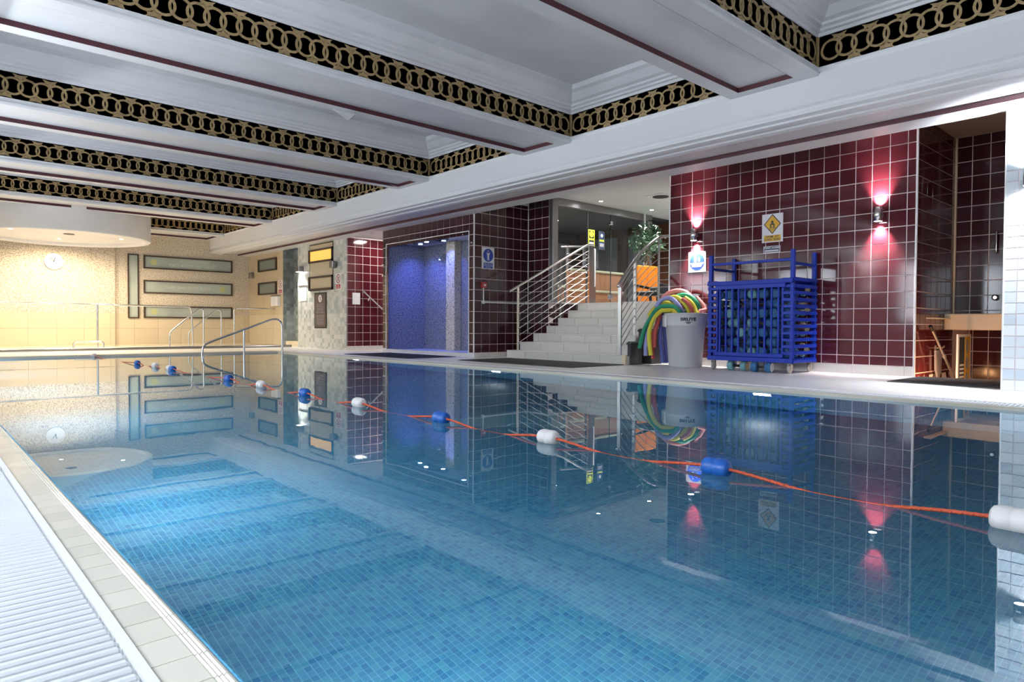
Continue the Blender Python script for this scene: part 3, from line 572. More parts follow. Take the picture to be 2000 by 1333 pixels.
b = MB(); b.tube([(9.155,9.60,.5),(9.155,9.60,3.05)], .009, 8); tag(b.build('conduit', 'white_plastic'), 'thin upright white conduit in the stairwell corner', 'pipe')
for y, z, l in ((12.79,1.95,'small round chrome shower button higher on the alcove edge'),(12.79,1.72,'small round chrome shower button lower on the alcove edge')):
    b = MB(); b.lathe((7.80,y,z), [(.022,-.025),(.028,-.012),(.03,0)], 16, 'X'); tag(b.build('push_button', 'chrome'), l, 'button')
b = MB(); b.lathe((7.80,9.70,2.17), [(.018,-.02),(.024,0)], 16, 'X'); tag(b.build('push_button', 'chrome'), 'small round chrome button by the shower corner', 'button')
# shower alcove fittings
t = thing('shower_light_panel', 'oval shower ceiling panel with blue-white lights', 'light panel', (8.3,11.5,2.40)); MB().disc((8.32,11.35,2.425), '-Z', .14, 0, .02, 40, rx=1.0).build('small_plate', 'steel_dark', t)
b = MB(); n = 36; b.prism([(8.32+.16*math.cos(2*math.pi*i/n), 11.75+.62*math.sin(2*math.pi*i/n), 2.405) for i in range(n)], (0,0,.024)); b.build('oval_plate', 'steel_dark', t)
for x, y in ((8.36,12.18),(8.22,11.75),(8.36,11.33)):
    MB().disc((x,y,2.405), '-Z', .045, .0, .008, 18).build('lens', 'glow_blue', t); light('blue_beam', 'SPOT', (x,y,2.38), 44, (.11,.18,1.0), t, to=(.12,.15,-1), size=.05, angle=120, blend=.8)
t = thing('shower_spot', 'single blue-white shower spotlight beside the pilaster', 'spotlight', (8.15,10.4,2.40)); MB().ring((8.15,10.35,2.43), '-Z', .05, .075, 0, .015).build('bezel', 'steel', t); MB().disc((8.15,10.35,2.425), '-Z', .05, 0, .008).build('lens', 'glow_blue', t); light('blue_beam', 'SPOT', (8.15,10.35,2.38), 36, (.11,.18,1.0), t, to=(.3,0,-1), size=.05, angle=110, blend=.8)
t = thing('shower_spray', 'small chrome shower head on the alcove back wall', 'shower head', (8.8,11.75,2.1)); b = MB(); b.tube(fillet([(8.8,11.75,2.18),(8.66,11.75,2.18),(8.58,11.75,2.09)],.05), .011, 10); b.build('arm', 'chrome', t); b = MB(); b.lathe((8.575,11.75,2.03), [(.05,0),(.05,.015),(.02,.05),(.012,.07)], 20); b.build('rose', 'chrome', t)
# ================================================================ FAR WALL AND WINDOW WALL
def window(name, label, o, fc, w, h, pane, frame=.045, dep=.05):
    t = thing(name, label, None, o, kind='structure'); b = MB(); f = frame
    for q in ((-w/2,w/2,h/2-f,h/2),(-w/2,w/2,-h/2,-h/2+f),(-w/2,-w/2+f,-h/2+f,h/2-f),(w/2-f,w/2,-h/2+f,h/2-f)): b.obox(o, fc, *q, -.01, dep)
    b.build('window_frame', 'frame_brown', t); MB().obox(o, fc, -w/2+f, w/2-f, -h/2+f, h/2-f, -.01, .012).build('pane', pane, t); return t
fc = '-Y'
window('window_1', 'tall narrow frosted window beside three wide ones', (4.637,YF,1.67), fc, .27, 1.75, 'frosted', .03)
for i, (z, h, l) in enumerate(((2.353,.365,'top wide frosted window on the far wall'),(1.67,.365,'middle wide frosted window on the far wall'),(.975,.34,'bottom wide frosted window on the far wall'))):
    t = window('window_%d' % (i+2), l, (6.085,YF,z), fc, 2.39, h, 'frosted', .035); x = 5.15 if i != 1 else 7.0; MB().disc((x,YF,z), fc, .085, .012, .0135, 24).build('lime_dot', 'lime_glass' if 'lime_glass' in M else (mat('lime_glass',(.46,.50,.24),.4) and 'lime_glass'), t)
    if 'pale_print' not in M: mat('pale_print', (.54,.60,.55), .4)
    if i == 0: text('lettering', 'PART OF YOUR DAY', (6.15,YF-.013,2.29), fc, .135, 'pale_print', t, mirror=True); text('lettering', 'MAKE FITNESS A', (6.25,YF-.013,2.43), fc, .11, 'pale_print', t, mirror=True)
    if i == 1: text('lettering', 'YOUR BODY AND MIND', (6.05,YF-.013,1.67), fc, .11, 'pale_print', t, mirror=True)
fc = '-X'
window('window_5', 'upper small dark window on the beige side wall', (7.8,19.085,2.36), fc, 1.295, .36, 'frosted_dark', .045); window('window_6', 'lower small dark window on the beige side wall', (7.8,19.09,1.68), fc, 1.275, .36, 'frosted_dark', .045)
t = window('window_7', 'stacked window in the mosaic wall with lit amber upper pane', (7.8,15.742,2.10), fc, 1.285, 1.19, 'panel_beige', .03, .01)
for q, (z0, z1) in enumerate(((2.215,2.555),(1.515,1.865))):
    b = MB(); b.obox((7.8,15.742,0), fc, -.64, .64, z1-.045, z1, .0, .05); b.obox((7.8,15.742,0), fc, -.64, .64, z0, z0+.045, .0, .05); b.obox((7.8,15.742,0), fc, -.64, -.585, z0, z1, .0, .05); b.obox((7.8,15.742,0), fc, .615, .64, z0, z1, .0, .05); b.build('sash', 'frame_brown', t)
    MB().obox((7.8,15.742,0), fc, -.585, .615, z0+.045, z1-.045, .0, .018).build('pane', 'lit_orange' if q == 0 else 'panel_beige', t)
t = thing('wall_clock', 'round white wall clock with black hands under the round ceiling', 'clock', (2.82,YF-.1,2.21)); o = (2.82,YF-.1,2.21); fc = '-Y'; MB().ring(o, fc, .18, .205, 0, .05, 40).build('rim', 'white_plastic', t); MB().disc(o, fc, .182, 0, .03, 40).build('face', 'sign_white', t)
R_ = Vector((math.cos(math.radians(40)),0,math.sin(math.radians(40)))); U_ = Vector((-math.sin(math.radians(40)),0,math.cos(math.radians(40)))); b = MB(); b.obox(o, (R_,U_,Vector((0,-1,0))), -.006, .006, -.02, .145, .033, .037); b.build('hand', 'sign_black', t)
U2 = Vector((math.sin(math.radians(15)),0,math.cos(math.radians(15)))); R2 = Vector((math.cos(math.radians(15)),0,-math.sin(math.radians(15)))); b = MB(); b.obox(o, (R2,U2,Vector((0,-1,0))), -.008, .008, -.02, .10, .037, .041); b.build('hand', 'sign_black', t)
fc = '-X'
def no_sign(o, label):
    t = plate('no_diving_sign', label, 'sign', o, fc, .275, .385); q = at(o,fc,0,.065,0); MB().ring(q, fc, .088, .108, .006, .008, 28).build('red_ring', 'sign_red', t)
    b = MB(); s = .7071; b.obox(q, (Vector((0,-s,-s)),Vector((0,-s,s)),Vector((-1,0,0))), -.09, .09, -.009, .009, .006, .0085); b.build('slash', 'sign_red', t)
    b = MB(); b.poly(q, fc, [(-.05,-.05),(-.03,-.06),(.03,.03),(.045,.02),(.05,.03),(.02,.06),(.0,.02)], .006, .0075); b.build('figure', 'sign_black', t); MB().obox(o, fc, -.108, .108, -.175, -.07, .006, .008).build('caption_panel', 'sign_red', t); text('lettering', 'NO\nDIVING', at(o,fc,0,-.122,.0082), fc, .048, 'sign_white', t)
no_sign((7.8,14.842,1.69), 'no diving sign on the pale mosaic wall beside the stacked window'); no_sign((7.8,18.216,1.69), 'no diving sign on the beige wall beside the small dark window')
o = (7.796,15.77,1.0); t = plate('poster', 'tall brown framed poster on the mosaic wall', 'poster', o, fc, .65, .90, 'sign_black', .014); MB().obox(o, fc, -.29, .29, -.415, .415, .014, .016).build('print', 'poster_brown', t); MB().disc(at(o,fc,0,.30,0), fc, .095, .016, .018, 28).build('badge', 'sign_white', t)
MB().poly(at(o,fc,0,.30,0), fc, [(-.03,-.05),(.03,-.05),(.03,-.035),(.005,-.02),(.03,.02),(.01,.055),(0,.02),(-.02,0),(0,-.02)], .018, .019).build('badge_figure', 'poster_brown', t)
b = MB(); random.seed(4)
for k in range(15):
    if k in (7,): continue
    ww = .17+.07*random.random(); z = .16-.036*k; b.obox(o, fc, -ww, ww, z-.006, z+.006, .016, .0175)
b.build('text_lines', 'door_grey', t)
o = (8.32,14.45,1.27); t = plate('notice', 'white paper notice in clear holder on passage wall', 'notice', (8.06,14.45,1.27), '-Y', .205, .28, 'paper', .008)
b = MB(); b.tube([(8.22,14.38,1.45),(8.75,14.38,1.02)], .02, 10); t = thing('handrail', 'short sloping steel handrail in the burgundy passage', 'handrail', (8.4,14.45,1.2)); b.build('rail', 'steel', t); b = MB(); b.tube(fillet([(8.36,14.45,1.22),(8.36,14.40,1.22),(8.38,14.38,1.30)],.03), .012, 8); b.build('bracket', 'steel', t)
for y, w_, l in ((18.545,.235,'narrower white dispenser beside the dark window'),(18.31,.225,'wider white dispenser below the no diving sign')):
    t = thing('dispenser', l, 'dispenser', (7.8,y,1.15)); b = MB(); b.cbox(7.70,7.80,y-w_/2+.01,y+w_/2-.01,1.16,1.44,.012); b.build('box', 'white_plastic', t); b = MB(); b.cbox(7.695,7.80,y-w_/2+.005,y+w_/2-.005,1.425,1.455,.008); b.build('lid', 'steel_dark', t)
for x, y, z, l in ((7.74,20.18,2.11,'small grey speaker on the beige wall near the corner'),(7.72,14.97,2.1,'small grey speaker beside the stacked window')):
    t = thing('speaker', l, 'speaker', (7.8,y,z)); b = MB(); b.cbox(x-.06,x+.05,y-.09,y+.09,z-.085,z+.085,.015); b.build('body', 'steel_dark', t); b = MB(); b.cbox(x+.04,7.802,y-.03,y+.03,z-.03,z+.03,.005); b.build('bracket', 'dark_grey', t)
t = thing('paper_rail', 'white papers on a thin rail under the mosaic wall lamp', 'notice', (7.8,16.77,1.3)); b = MB(); b.cbox(7.77,7.80,16.5,17.03,1.65,1.67,.003); b.build('rail', 'steel', t); b = MB(); b.obox((7.8,16.78,1.45), '-X', -.22, .22, -.19, .19, .004, .008); b.build('paper_sheet', 'sign_white', t)
# ================================================================ HANDRAILS AT THE FAR END
def rail(name, label, parts, r=.021, loc=None, m='steel'):
    t = thing(name, label, 'handrail', loc or parts[0][1][0])
    for nm, pts, rr in parts: b = MB(); b.tube(fillet(pts, rr) if rr else pts, r if nm != 'flange' else r*2, 10); b.build(nm, m, t)
    return t
rail('pool_handrail', 'steel handrail loop sloping into the water at the far pool corner', [('rail',[(6.243,14.5,-.6),(6.243,14.5,.60),(6.20,14.5,.745),(6.03,14.5,.757),(4.75,14.5,.285),(4.56,14.5,.20),(4.537,14.5,.02),(4.537,14.5,-.6)],.16),('post',[(5.393,14.5,-.6),(5.40,14.5,.515)],0)], .024, (6.243,14.5,-.6))
rail('step_handrail', 'sloping steel step handrail farther from the corner window', [('rail',[(4.925,18.2,.035),(4.925,18.2,.423),(5.63,18.2,1.033),(5.738,18.2,1.023),(5.738,18.2,.035)],.09)])
rail('step_handrail', 'sloping steel step handrail nearer the corner window', [('rail',[(5.58,18.9,.035),(5.58,18.9,.421),(6.293,18.9,1.039),(6.42,18.9,1.018),(6.42,18.9,.035)],.09)])
rail('guard_rail', 'long horizontal steel guard rail in front of the clock wall', [('rail',[(.2,18.6,1.115),(5.56,18.6,1.085),(5.60,18.6,.035)],.10),('post',[(3.435,18.6,.035),(3.435,18.6,1.10)],0)], .022, (3.4,18.6,.035))
rail('guard_rail', 'short horizontal steel guard rail fixed to the beige wall', [('rail',[(6.66,18.6,.035),(6.66,18.6,1.075),(7.80,18.6,1.085)],.10)])
rail('grab_rail', 'low steel grab rail on the far deck below the clock', [('rail',[(2.90,18.3,.035),(2.90,18.3,.205),(3.50,18.3,.205),(3.50,18.3,.035)],.06)])
b = MB(); b.tube([(.3,17.3,.06),(7.7,17.3,.06)], .035, 10); tag(b.build('floor_rail', 'steel_dark'), 'steel kerb rail lying along the far deck', 'kerb rail')
# ================================================================ LANE ROPE
lr = thing('lane_rope', 'orange lane rope with alternating blue and white floats across the pool', 'lane rope', (2.6,6,0))
FL = [(2.552,.477),(2.556,1.511),(2.56,2.521),(2.57,3.506),(2.585,4.59),(2.61,5.59),(2.64,6.636),(2.665,7.627),(2.67,9.75),(2.685,9.92),(2.69,10.665),(2.66,11.542),(2.66,14.75)]
pts = [(2.55,-.6,.02)]
for i, (x, y) in enumerate(FL):
    pts.append((x,y,.028))
    if i+1 < len(FL) and FL[i+1][1]-y > .5: pts.append(((x+FL[i+1][0])/2, (y+FL[i+1][1])/2, -.012))
b = MB(); sp = smooth(pts, 16); b.tube(sp, .0065, 8); b.build('rope', 'rope', lr)
b = MB(); ds = [0]
for i in range(1, len(sp)): ds.append(ds[-1]+(sp[i]-sp[i-1]).length)
tw = []; k = 0
for j in range(1400):
    s = j*.004
    while k < len(ds)-2 and ds[k+1] < s: k += 1
    p = sp[k].lerp(sp[k+1], (s-ds[k])/max(1e-6, ds[k+1]-ds[k])); a = s*2*math.pi/.03; tw.append(p+Vector((math.cos(a),0,math.sin(a)))*.005)
b.tube(tw, .0035, 5); b.build('rope_strand', 'rope', lr)
fm = MB(); fm.lathe((0,0,0), [(.008,-.062),(.026,-.060),(.037,-.052),(.042,-.036),(.042,-.003),(.039,0),(.042,.003),(.042,.036),(.037,.052),(.026,.060),(.008,.062)], 24, 'Y'); fw = fm.mesh('float', 'float_white'); fb = fm.mesh('float', 'float_blue')
for i, (x, y) in enumerate(FL): inst('float', fw if i in (0,2,4,6,9,10,12) else fb, (x,y,.026), (0,0,random.uniform(-.05,.05)), lr)
# ================================================================ STAIRCASE
FZ = 1.085; TR = .28; RI = .15
st = thing('staircase', 'wide pale tiled staircase of seven steps up to the glass hall', None, (9.2,7.8,D), kind='structure')
YL = [9.15,9.10,9.03,8.96,8.93,8.93,8.93]; X0 = 8.2
yr = lambda x: 6.47+max(0,(x-8.18))*.32
for k in range(7):
    x = X0+TR*k; x2 = 10.2 if k < 6 else 13.2; z0 = D+RI*k; z1 = z0+RI; yL = YL[k]; yR = yr(x)-(.05 if k == 0 else 0)
    m = MB(); m.prism([(x,yL,z0-(0 if k else .2)),(x,yR,z0-(0 if k else .2)),(x2,yR if k < 6 else 6.2,z0),(x2,yL,z0)], (0,0,RI-.012)) if False else m.prism([(x,yL,z0),(x,yR,z0),(x2,yr(x2) if k < 6 else 6.2,z0),(x2,yL,z0)], (0,0,RI-.012)); m.build('step_body', 'grout', st)
    m = MB(); m.prism([(x-.012,yL,z1-.012),(x-.012,yR-.01,z1-.012),(x2 if k == 6 else x+TR,yr(x+TR)-.01 if k < 6 else 6.2,z1-.012),(x2 if k == 6 else x+TR,yL,z1-.012)], (0,0,.012)); m.build('tread', 'tile_white', st)
    tiles(st, '-X', (x,0,0), [-y for y in reversed(lines(yR,yL,yR+(.25 if k%2 else .5),.58))], [z0+.002,z1-.013], 'tile_white', joint=.005, t=.008, name='riser_tile', tilt=0)
    tiles(st, '-Y', (0,yR-.0005,0), lines(x,x+TR+.02,x,.3) if k < 6 else [x,x+.2], [z0+.002,z1-.013], 'tile_white', joint=.005, t=.004, name='side_tile', tilt=0)
m = MB(); m.box(10.2,13.2,8.93,12.0,FZ-.1,FZ); m.build('hall_floor', 'tile_white', st)
b = MB(); b.cbox(8.165,8.21,6.40,6.47,D,D+.155,.006); b.build('lit_corner', 'cream', st)  # cream block: warm light on the step corner put into colour
# dark grey panel beside the stair; black block stands in for the shaded void
for i, (x0, x1, y0, y1, h, l) in enumerate(((8.30,8.62,6.41,6.47,.36,'low dark grey panel beside the bottom steps'),(8.70,8.99,6.30,6.56,.56,'tall black block for the shaded void between the steps and the bin'))):
    t = thing('dark_panel', l, 'dark_panel', ((x0+x1)/2,(y0+y1)/2,D)); b = MB(); b.cbox(x0,x1,y0,y1,D,D+h,.012); b.build('body', 'dark_grey' if i == 0 else 'black', t); b = MB(); b.cbox(x0-.01,x1+.01,y0-.01,y1+.01,D+h-.05,D+h-.015,.006); b.build('rim', 'dark_grey' if i == 0 else 'black', t)
# left railing
t = thing('stair_railing', 'steel stair railing with parallel bars on the shower side of the staircase', 'railing', (8.24,8.9,.185)); sl = (2.262-1.35)/(10.13-8.24); zh = lambda x: 1.35+(x-8.24)*sl
b = MB(); b.tube(fillet([(8.02,8.9,zh(8.02)),(10.13,8.9,2.262),(10.30,8.9,2.268)],.05), .025, 12); b.build('handrail', 'steel', t)
for x, z0, m_ in ((8.24,.185,'steel'),(9.35,.66,'steel_dark'),(10.15,FZ,'steel')): b = MB(); b.box(x-.02,x+.02,8.89,8.91,z0,min(zh(x),2.25)); b.build('post', m_, t)
for k in range(1, 9):
    b = MB(); dz = .128*k; b.tube([(8.24,8.885,zh(8.24)-dz),(10.15,8.885,zh(10.15)-dz)], .0075, 8); b.build('bar', 'steel', t)
t = thing('landing_railing', 'short level steel railing in front of the glass at the stair head', 'railing', (9.9,8.96,FZ)); b = MB(); b.tube([(9.42,8.965,2.16),(10.2,8.965,2.235)], .022, 10); b.build('handrail', 'steel_dark', t)
for x in (9.60,10.27): b = MB(); b.box(x-.03,x+.03,8.955,8.975,FZ,2.2); b.build('post', 'steel', t)
for k in range(1, 9): b = MB(); b.tube([(9.6,8.965,2.17-.12*k),(10.27,8.965,2.19-.12*k)], .0075, 8); b.build('bar', 'steel', t)
# right railing
t = thing('stair_railing', 'curved steel stair railing with parallel bars beside the noodle bin', 'railing', (8.18,6.52,.185)); A = Vector((8.18,6.52,0)); B = Vector((10.0,7.1,0)); pt = lambda s, z: (A.lerp(B, s).x, A.lerp(B, s).y, z); zr = lambda s: 1.30+1.30*s-.37*s*s
b = MB(); b.tube(smooth([pt(-.03,1.25)]+[pt(s,zr(s)) for s in (0,.2,.4,.6,.8,1.)], 5)+[Vector((10.0,6.9,2.235)),Vector((10.0,6.22,2.235))], .026, 12); b.build('handrail', 'steel_dark', t); b = MB(); b.lathe(pt(-.03,1.225), [(.012,0),(.03,.015),(.034,.03),(.03,.045),(.012,.06)], 16); b.build('end_cap', 'chrome', t)
for s, z0, w_ in ((0,.185,.03),(.35,.45,.022),(1.,FZ,.015)): p = pt(s,0); b = MB(); b.box(p[0]-.012,p[0]+.012,p[1]-w_,p[1]+w_,z0,zr(s)); b.build('post', 'steel' if s < .9 else 'steel_dark', t)
for k in range(1, 9): b = MB(); b.tube([pt(s,zr(s)-.128*k) for s in (0,.25,.5,.75,1.)]+[Vector((10.0,6.22,2.23-.128*k))], .0075, 8); b.build('bar', 'steel_dark', t)
# ================================================================ GLASS HALL
gp = thing('glass_partition', 'frameless glass partition and door with grey metal head', None, (10.7,9.0,FZ), kind='structure')
b = MB(); b.cbox(9.2,12.35,8.95,9.05,2.96,3.10,.008); b.build('head_frame', 'steel_dark', gp); b = MB(); b.cbox(9.17,9.32,8.94,9.04,1.09,3.1,.008); b.build('side_frame', 'steel_dark', gp); b = MB(); b.cbox(12.2,12.35,8.95,9.05,FZ,3.0,.008); b.build('side_frame', 'steel_dark', gp)
for x0, x1 in ((9.32,10.225),(10.235,10.965),(10.975,12.2)): b = MB(); b.box(x0,x1,8.994,9.006,FZ+.01,2.965); b.build('pane', 'glass', gp)
b = MB(); b.box(10.225,10.235,8.985,9.015,FZ+.01,2.965); b.build('joint_strip', 'steel', gp); b = MB(); b.box(10.965,10.975,8.99,9.01,FZ+.01,2.965); b.build('joint_strip', 'dark_grey', gp)
b = MB(); b.cbox(10.93,11.0,8.97,9.03,2.75,2.83,.005); b.build('patch_fitting', 'chrome', gp); b = MB(); b.cbox(10.92,11.02,8.97,9.03,1.2,1.3,.005); b.build('patch_fitting', 'steel', gp); b = MB(); b.tube(fillet([(10.40,8.99,1.44),(10.40,8.94,1.44),(10.40,8.94,2.2),(10.40,8.99,2.2)],.03), .014, 8); b.build('pull_handle', 'white_plastic', gp)
b = MB(); b.box(10.24,10.44,8.95,9.05,FZ,2.25); b.build('door_stile', 'steel_dark', gp)
for x, l, cols in ((10.345,'lime and black notice stuck on the glass door',('sign_lime','sign_black')),(10.665,'dark notice with pale dot stuck on the glass door',('dark_grey','sign_navy'))):
    o = (x,8.992,2.40); t = plate('door_notice', l, 'notice', o, '-Y', .19, .38, cols[0], .003); MB().obox(o, '-Y', -.078, .078, -.17, .17, .003, .004).build('print', cols[1], t); MB().disc(at(o,'-Y',0,.10,0), '-Y', .06 if cols[0] == 'sign_lime' else .035, .004, .005, 20).build('dot', 'sign_lime' if cols[0] == 'sign_lime' else 'sign_white', t)
    b = MB(); b.obox(o, '-Y', -.07, .07, -.02, .015, .004, .005); b.build('stripe', 'sign_lime', t); b = MB(); b.obox(o, '-Y', -.06, .06, -.13, -.06, .004, .005); b.build('caption_panel', 'paper' if cols[0] == 'sign_lime' else 'door_grey', t)
# hall shell
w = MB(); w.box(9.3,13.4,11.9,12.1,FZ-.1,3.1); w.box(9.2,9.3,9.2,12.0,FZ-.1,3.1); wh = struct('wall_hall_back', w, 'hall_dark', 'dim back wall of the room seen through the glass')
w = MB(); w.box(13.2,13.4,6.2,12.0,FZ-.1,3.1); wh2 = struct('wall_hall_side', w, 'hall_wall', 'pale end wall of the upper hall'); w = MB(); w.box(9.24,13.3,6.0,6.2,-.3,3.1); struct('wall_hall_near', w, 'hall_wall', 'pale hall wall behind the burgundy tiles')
b = MB(); b.box(9.3,13.2,9.06,11.9,3.04,3.1); b.build('shade_soffit', 'hall_dark', wh); b = MB(); b.box(13.185,13.2,9.06,11.9,FZ,3.04); b.build('shade_lining', 'wood_brown', wh2)  # dark sheets added to dim the glass room, shade put into colour
for i, (y0, y1) in enumerate(((9.55,10.25),(10.55,11.35))):
    lb = ('nearer','farther')[i]+' grey panelled door in the room behind the glass'; t = thing('door_%d' % (i+1), lb, None, (13.17,(y0+y1)/2,FZ), kind='structure'); b = MB(); b.cbox(13.15,13.2,y0,y1,FZ,2.85,.01); b.build('leaf', 'door_grey', t); b = MB(); b.box(13.12,13.2,y0-.12,y0,FZ,2.95); b.box(13.12,13.2,y1,y1+.12,FZ,2.95); b.box(13.12,13.2,y0-.12,y1+.12,2.85,2.95); b.build('door_frame', 'wood_brown', t)
t = thing('door_3', 'tall grey door on the dim back wall behind the glass', None, (12.5,11.88,FZ), kind='structure'); b = MB(); b.cbox(12.2,12.8,11.84,11.9,FZ,2.75,.01); b.build('leaf', 'door_grey', t); b = MB(); b.box(12.1,12.2,11.82,11.9,FZ,2.85); b.box(12.8,12.9,11.82,11.9,FZ,2.85); b.build('door_frame', 'wood_brown', t)
b = MB(); b.cbox(10.5,12.1,9.6,9.8,FZ,1.80,.01); t = thing('reception_counter', 'peach panelled counter with cream rails behind the glass', 'counter', (11.3,9.7,FZ)); b.build('front', 'peach', t)
for z in (1.37,1.80): b = MB(); b.cbox(10.47,12.13,9.56,9.7,z,z+.05,.01); b.build('rail', 'cream', t)
t = thing('window_seat', 'peach low panel with cream sill behind the glass', 'panel', (9.7,9.6,FZ)); b = MB(); b.cbox(9.35,10.1,9.5,9.6,FZ,1.42,.008); b.build('front', 'peach', t); b = MB(); b.cbox(9.32,10.13,9.44,9.6,1.42,1.47,.008); b.build('sill', 'cream', t)
b = MB(); b.cbox(11.25,11.75,10.0,10.04,1.95,2.45,.004); tag(b.build('pale_screen', 'door_grey'), 'pale blue-grey notice screen hanging behind the glass', 'screen')
for i, (x, y, l) in enumerate(((10.17,8.6,'recessed downlight above the stair head'),(11.7,8.5,'recessed downlight deeper in the hall by the plant'),(10.9,7.4,'recessed downlight above the orange screen'),(11.0,10.6,'recessed downlight in the room behind the glass'),(9.9,10.2,'recessed downlight above the peach panel behind the glass'))):
    t = thing('downlight', l, 'downlight', (x,y,(3.09 if i < 3 else 3.03))); zc = 3.1 if i < 3 else 3.04; MB().ring((x,y,zc), '-Z', .04, .06, 0, .01).build('bezel', 'steel', t); MB().disc((x,y,zc-.001), '-Z', .04, 0, .006).build('lens', 'glow_cool', t); light('downlight_beam', 'SPOT', (x,y,zc-.03), E_HALL*(1.2 if i < 3 else .7), (1,.97,.93), t, to=(0,0,-1), size=.05, angle=130, blend=.6)
t = thing('ceiling_vent', 'square ceiling vent in the upper hall', 'vent', (10.6,7.5,3.09)); b = MB(); b.cbox(10.38,10.82,7.28,7.72,3.085,3.1,.004); b.build('frame', 'white_plastic', t); MB().disc((10.6,7.5,3.085), '-Z', .15, 0, .01, 24).build('grille', 'black', t)
t = thing('orange_screen', 'bright orange upholstered screen panel in the upper hall', 'screen', (10.9,8.05,FZ)); b = MB(); b.cbox(10.55,10.90,8.0,8.10,FZ+.03,1.83,.02); b.build('panel', 'orange', t); b = MB(); b.cbox(10.905,11.29,8.0,8.10,FZ+.03,1.84,.02); b.build('panel', 'orange', t)
t = thing('armchair', 'dark wooden armchair in front of the orange screen', 'armchair', (10.35,7.45,FZ)); X1, Y1 = 10.35, 7.45
b = MB(); b.cbox(X1-.25,X1+.25,Y1-.27,Y1+.27,FZ+.12,FZ+.20,.02); b.build('seat', 'black', t); b = MB(); b.cbox(X1+.2,X1+.27,Y1-.25,Y1+.25,FZ+.12,FZ+.30,.02); b.build('backrest', 'dark_grey', t)
for s in (-1,1):
    b = MB(); b.tube(fillet([(X1-.24,Y1+s*.27,FZ+.10),(X1-.24,Y1+s*.27,FZ+.32),(X1+.22,Y1+s*.27,FZ+.28)],.08), .025, 8); b.build('armrest', 'black', t)
    for dx in (-.22,.22): b = MB(); b.box(X1+dx-.02,X1+dx+.02,Y1+s*.24-.02,Y1+s*.24+.02,FZ,FZ+.13); b.build('leg', 'black', t)
# potted tree
t = thing('potted_tree', 'bushy green indoor tree in a pot behind the orange screen', 'plant', (11.42,8.42,FZ)); PX, PY = 11.42, 8.42
b = MB(); b.lathe((PX,PY,FZ), [(.14,0),(.19,.35),(.20,.36),(.18,.36),(.17,.30)], 24, cap=True); b.build('pot', 'dark_grey', t)
for q in ((.02,.03),(-.04,-.02),(.05,-.03)): b = MB(); b.tube(smooth([(PX+q[0],PY+q[1],FZ+.3),(PX+q[0]*2,PY+q[1],FZ+.7),(PX-q[0],PY+q[1]*2,FZ+1.05),(PX+q[0]*3,PY+q[1]*3,FZ+1.3)],5), [.016]*15+[.012], 8); b.build('trunk', 'bark', t)
random.seed(7); b = MB()
for k in range(620):
    d = Vector((random.gauss(0,1),random.gauss(0,1),random.gauss(0,1))).normalized()*(random.random()**.45); c = Vector((PX,PY,2.43))+Vector((d.x*.40,d.y*.36,d.z*.38)); c.z += noise.noise(c*4)*.08
    a = Vector((random.gauss(0,1),random.gauss(0,1),random.gauss(-.3,.6))).normalized(); w_ = a.cross(Vector((random.gauss(0,1),random.gauss(0,1),random.gauss(0,1)))).normalized(); L = random.uniform(.07,.12)
    b.add([c,c+a*L*.45+w_*L*.22,c+a*L,c+a*L*.45-w_*L*.22], [(0,1,2),(0,2,3)])
b.build('foliage', 'leaf', t)['kind'] = 'stuff'
b = MB(); b.tube([(12.0,8.9,FZ),(12.0,8.9,3.1)], .02, 8); tag(b.build('pipe', 'white_plastic'), 'thin white upright pipe behind the potted tree', 'pipe')
w = MB(); w.box(13.17,13.2,7.9,8.9,FZ,2.95); t = struct('door_4', w, 'sign_white', 'bright white door on the hall end wall'); b = MB(); b.box(13.14,13.2,8.9,9.05,FZ,3.05); b.box(13.14,13.2,7.75,7.9,FZ,3.05); b.build('door_frame', 'hall_dark', t)
# ================================================================ BIN AND NOODLES
t = thing('waste_bin', 'large round pale grey plastic bin holding pool noodles', 'bin', (8.6,5.62,D)); c = (8.6,5.62,D)
b = MB(); b.lathe(c, [(.02,.0),(.225,0),(.24,.015),(.287,.60),(.30,.605),(.30,.62),(.310,.77),(.318,.775),(.318,.79),(.300,.795),(.292,.77),(.225,.03),(.02,.025)], 48); b.build('shell', 'bin_grey', t)
for s in (-1,1):
    a = math.radians(45+(0 if s > 0 else 180)); d = Vector((-math.sin(a)*.0-.707*s, .707*s, 0)); n_ = Vector((-d.y,d.x,0)); q = Vector(c)+d*.325; b = MB(); b.add([q+n_*-.09+Vector((0,0,.60)),q+n_*.09+Vector((0,0,.60)),q+n_*.09+Vector((0,0,.76)),q+n_*-.09+Vector((0,0,.76)),q-d*.03+n_*-.10+Vector((0,0,.58)),q-d*.03+n_*.10+Vector((0,0,.58)),q-d*.03+n_*.10+Vector((0,0,.78)),q-d*.03+n_*-.10+Vector((0,0,.78))], [(0,1,2,3),(4,7,6,5),(0,4,5,1),(1,5,6,2),(2,6,7,3),(3,7,4,0)]); b.build('handle', 'bin_grey', t)
vd = Vector((-8.6,-5.62,0)).normalized(); R3 = Vector((0,0,1)).cross(vd).normalized()
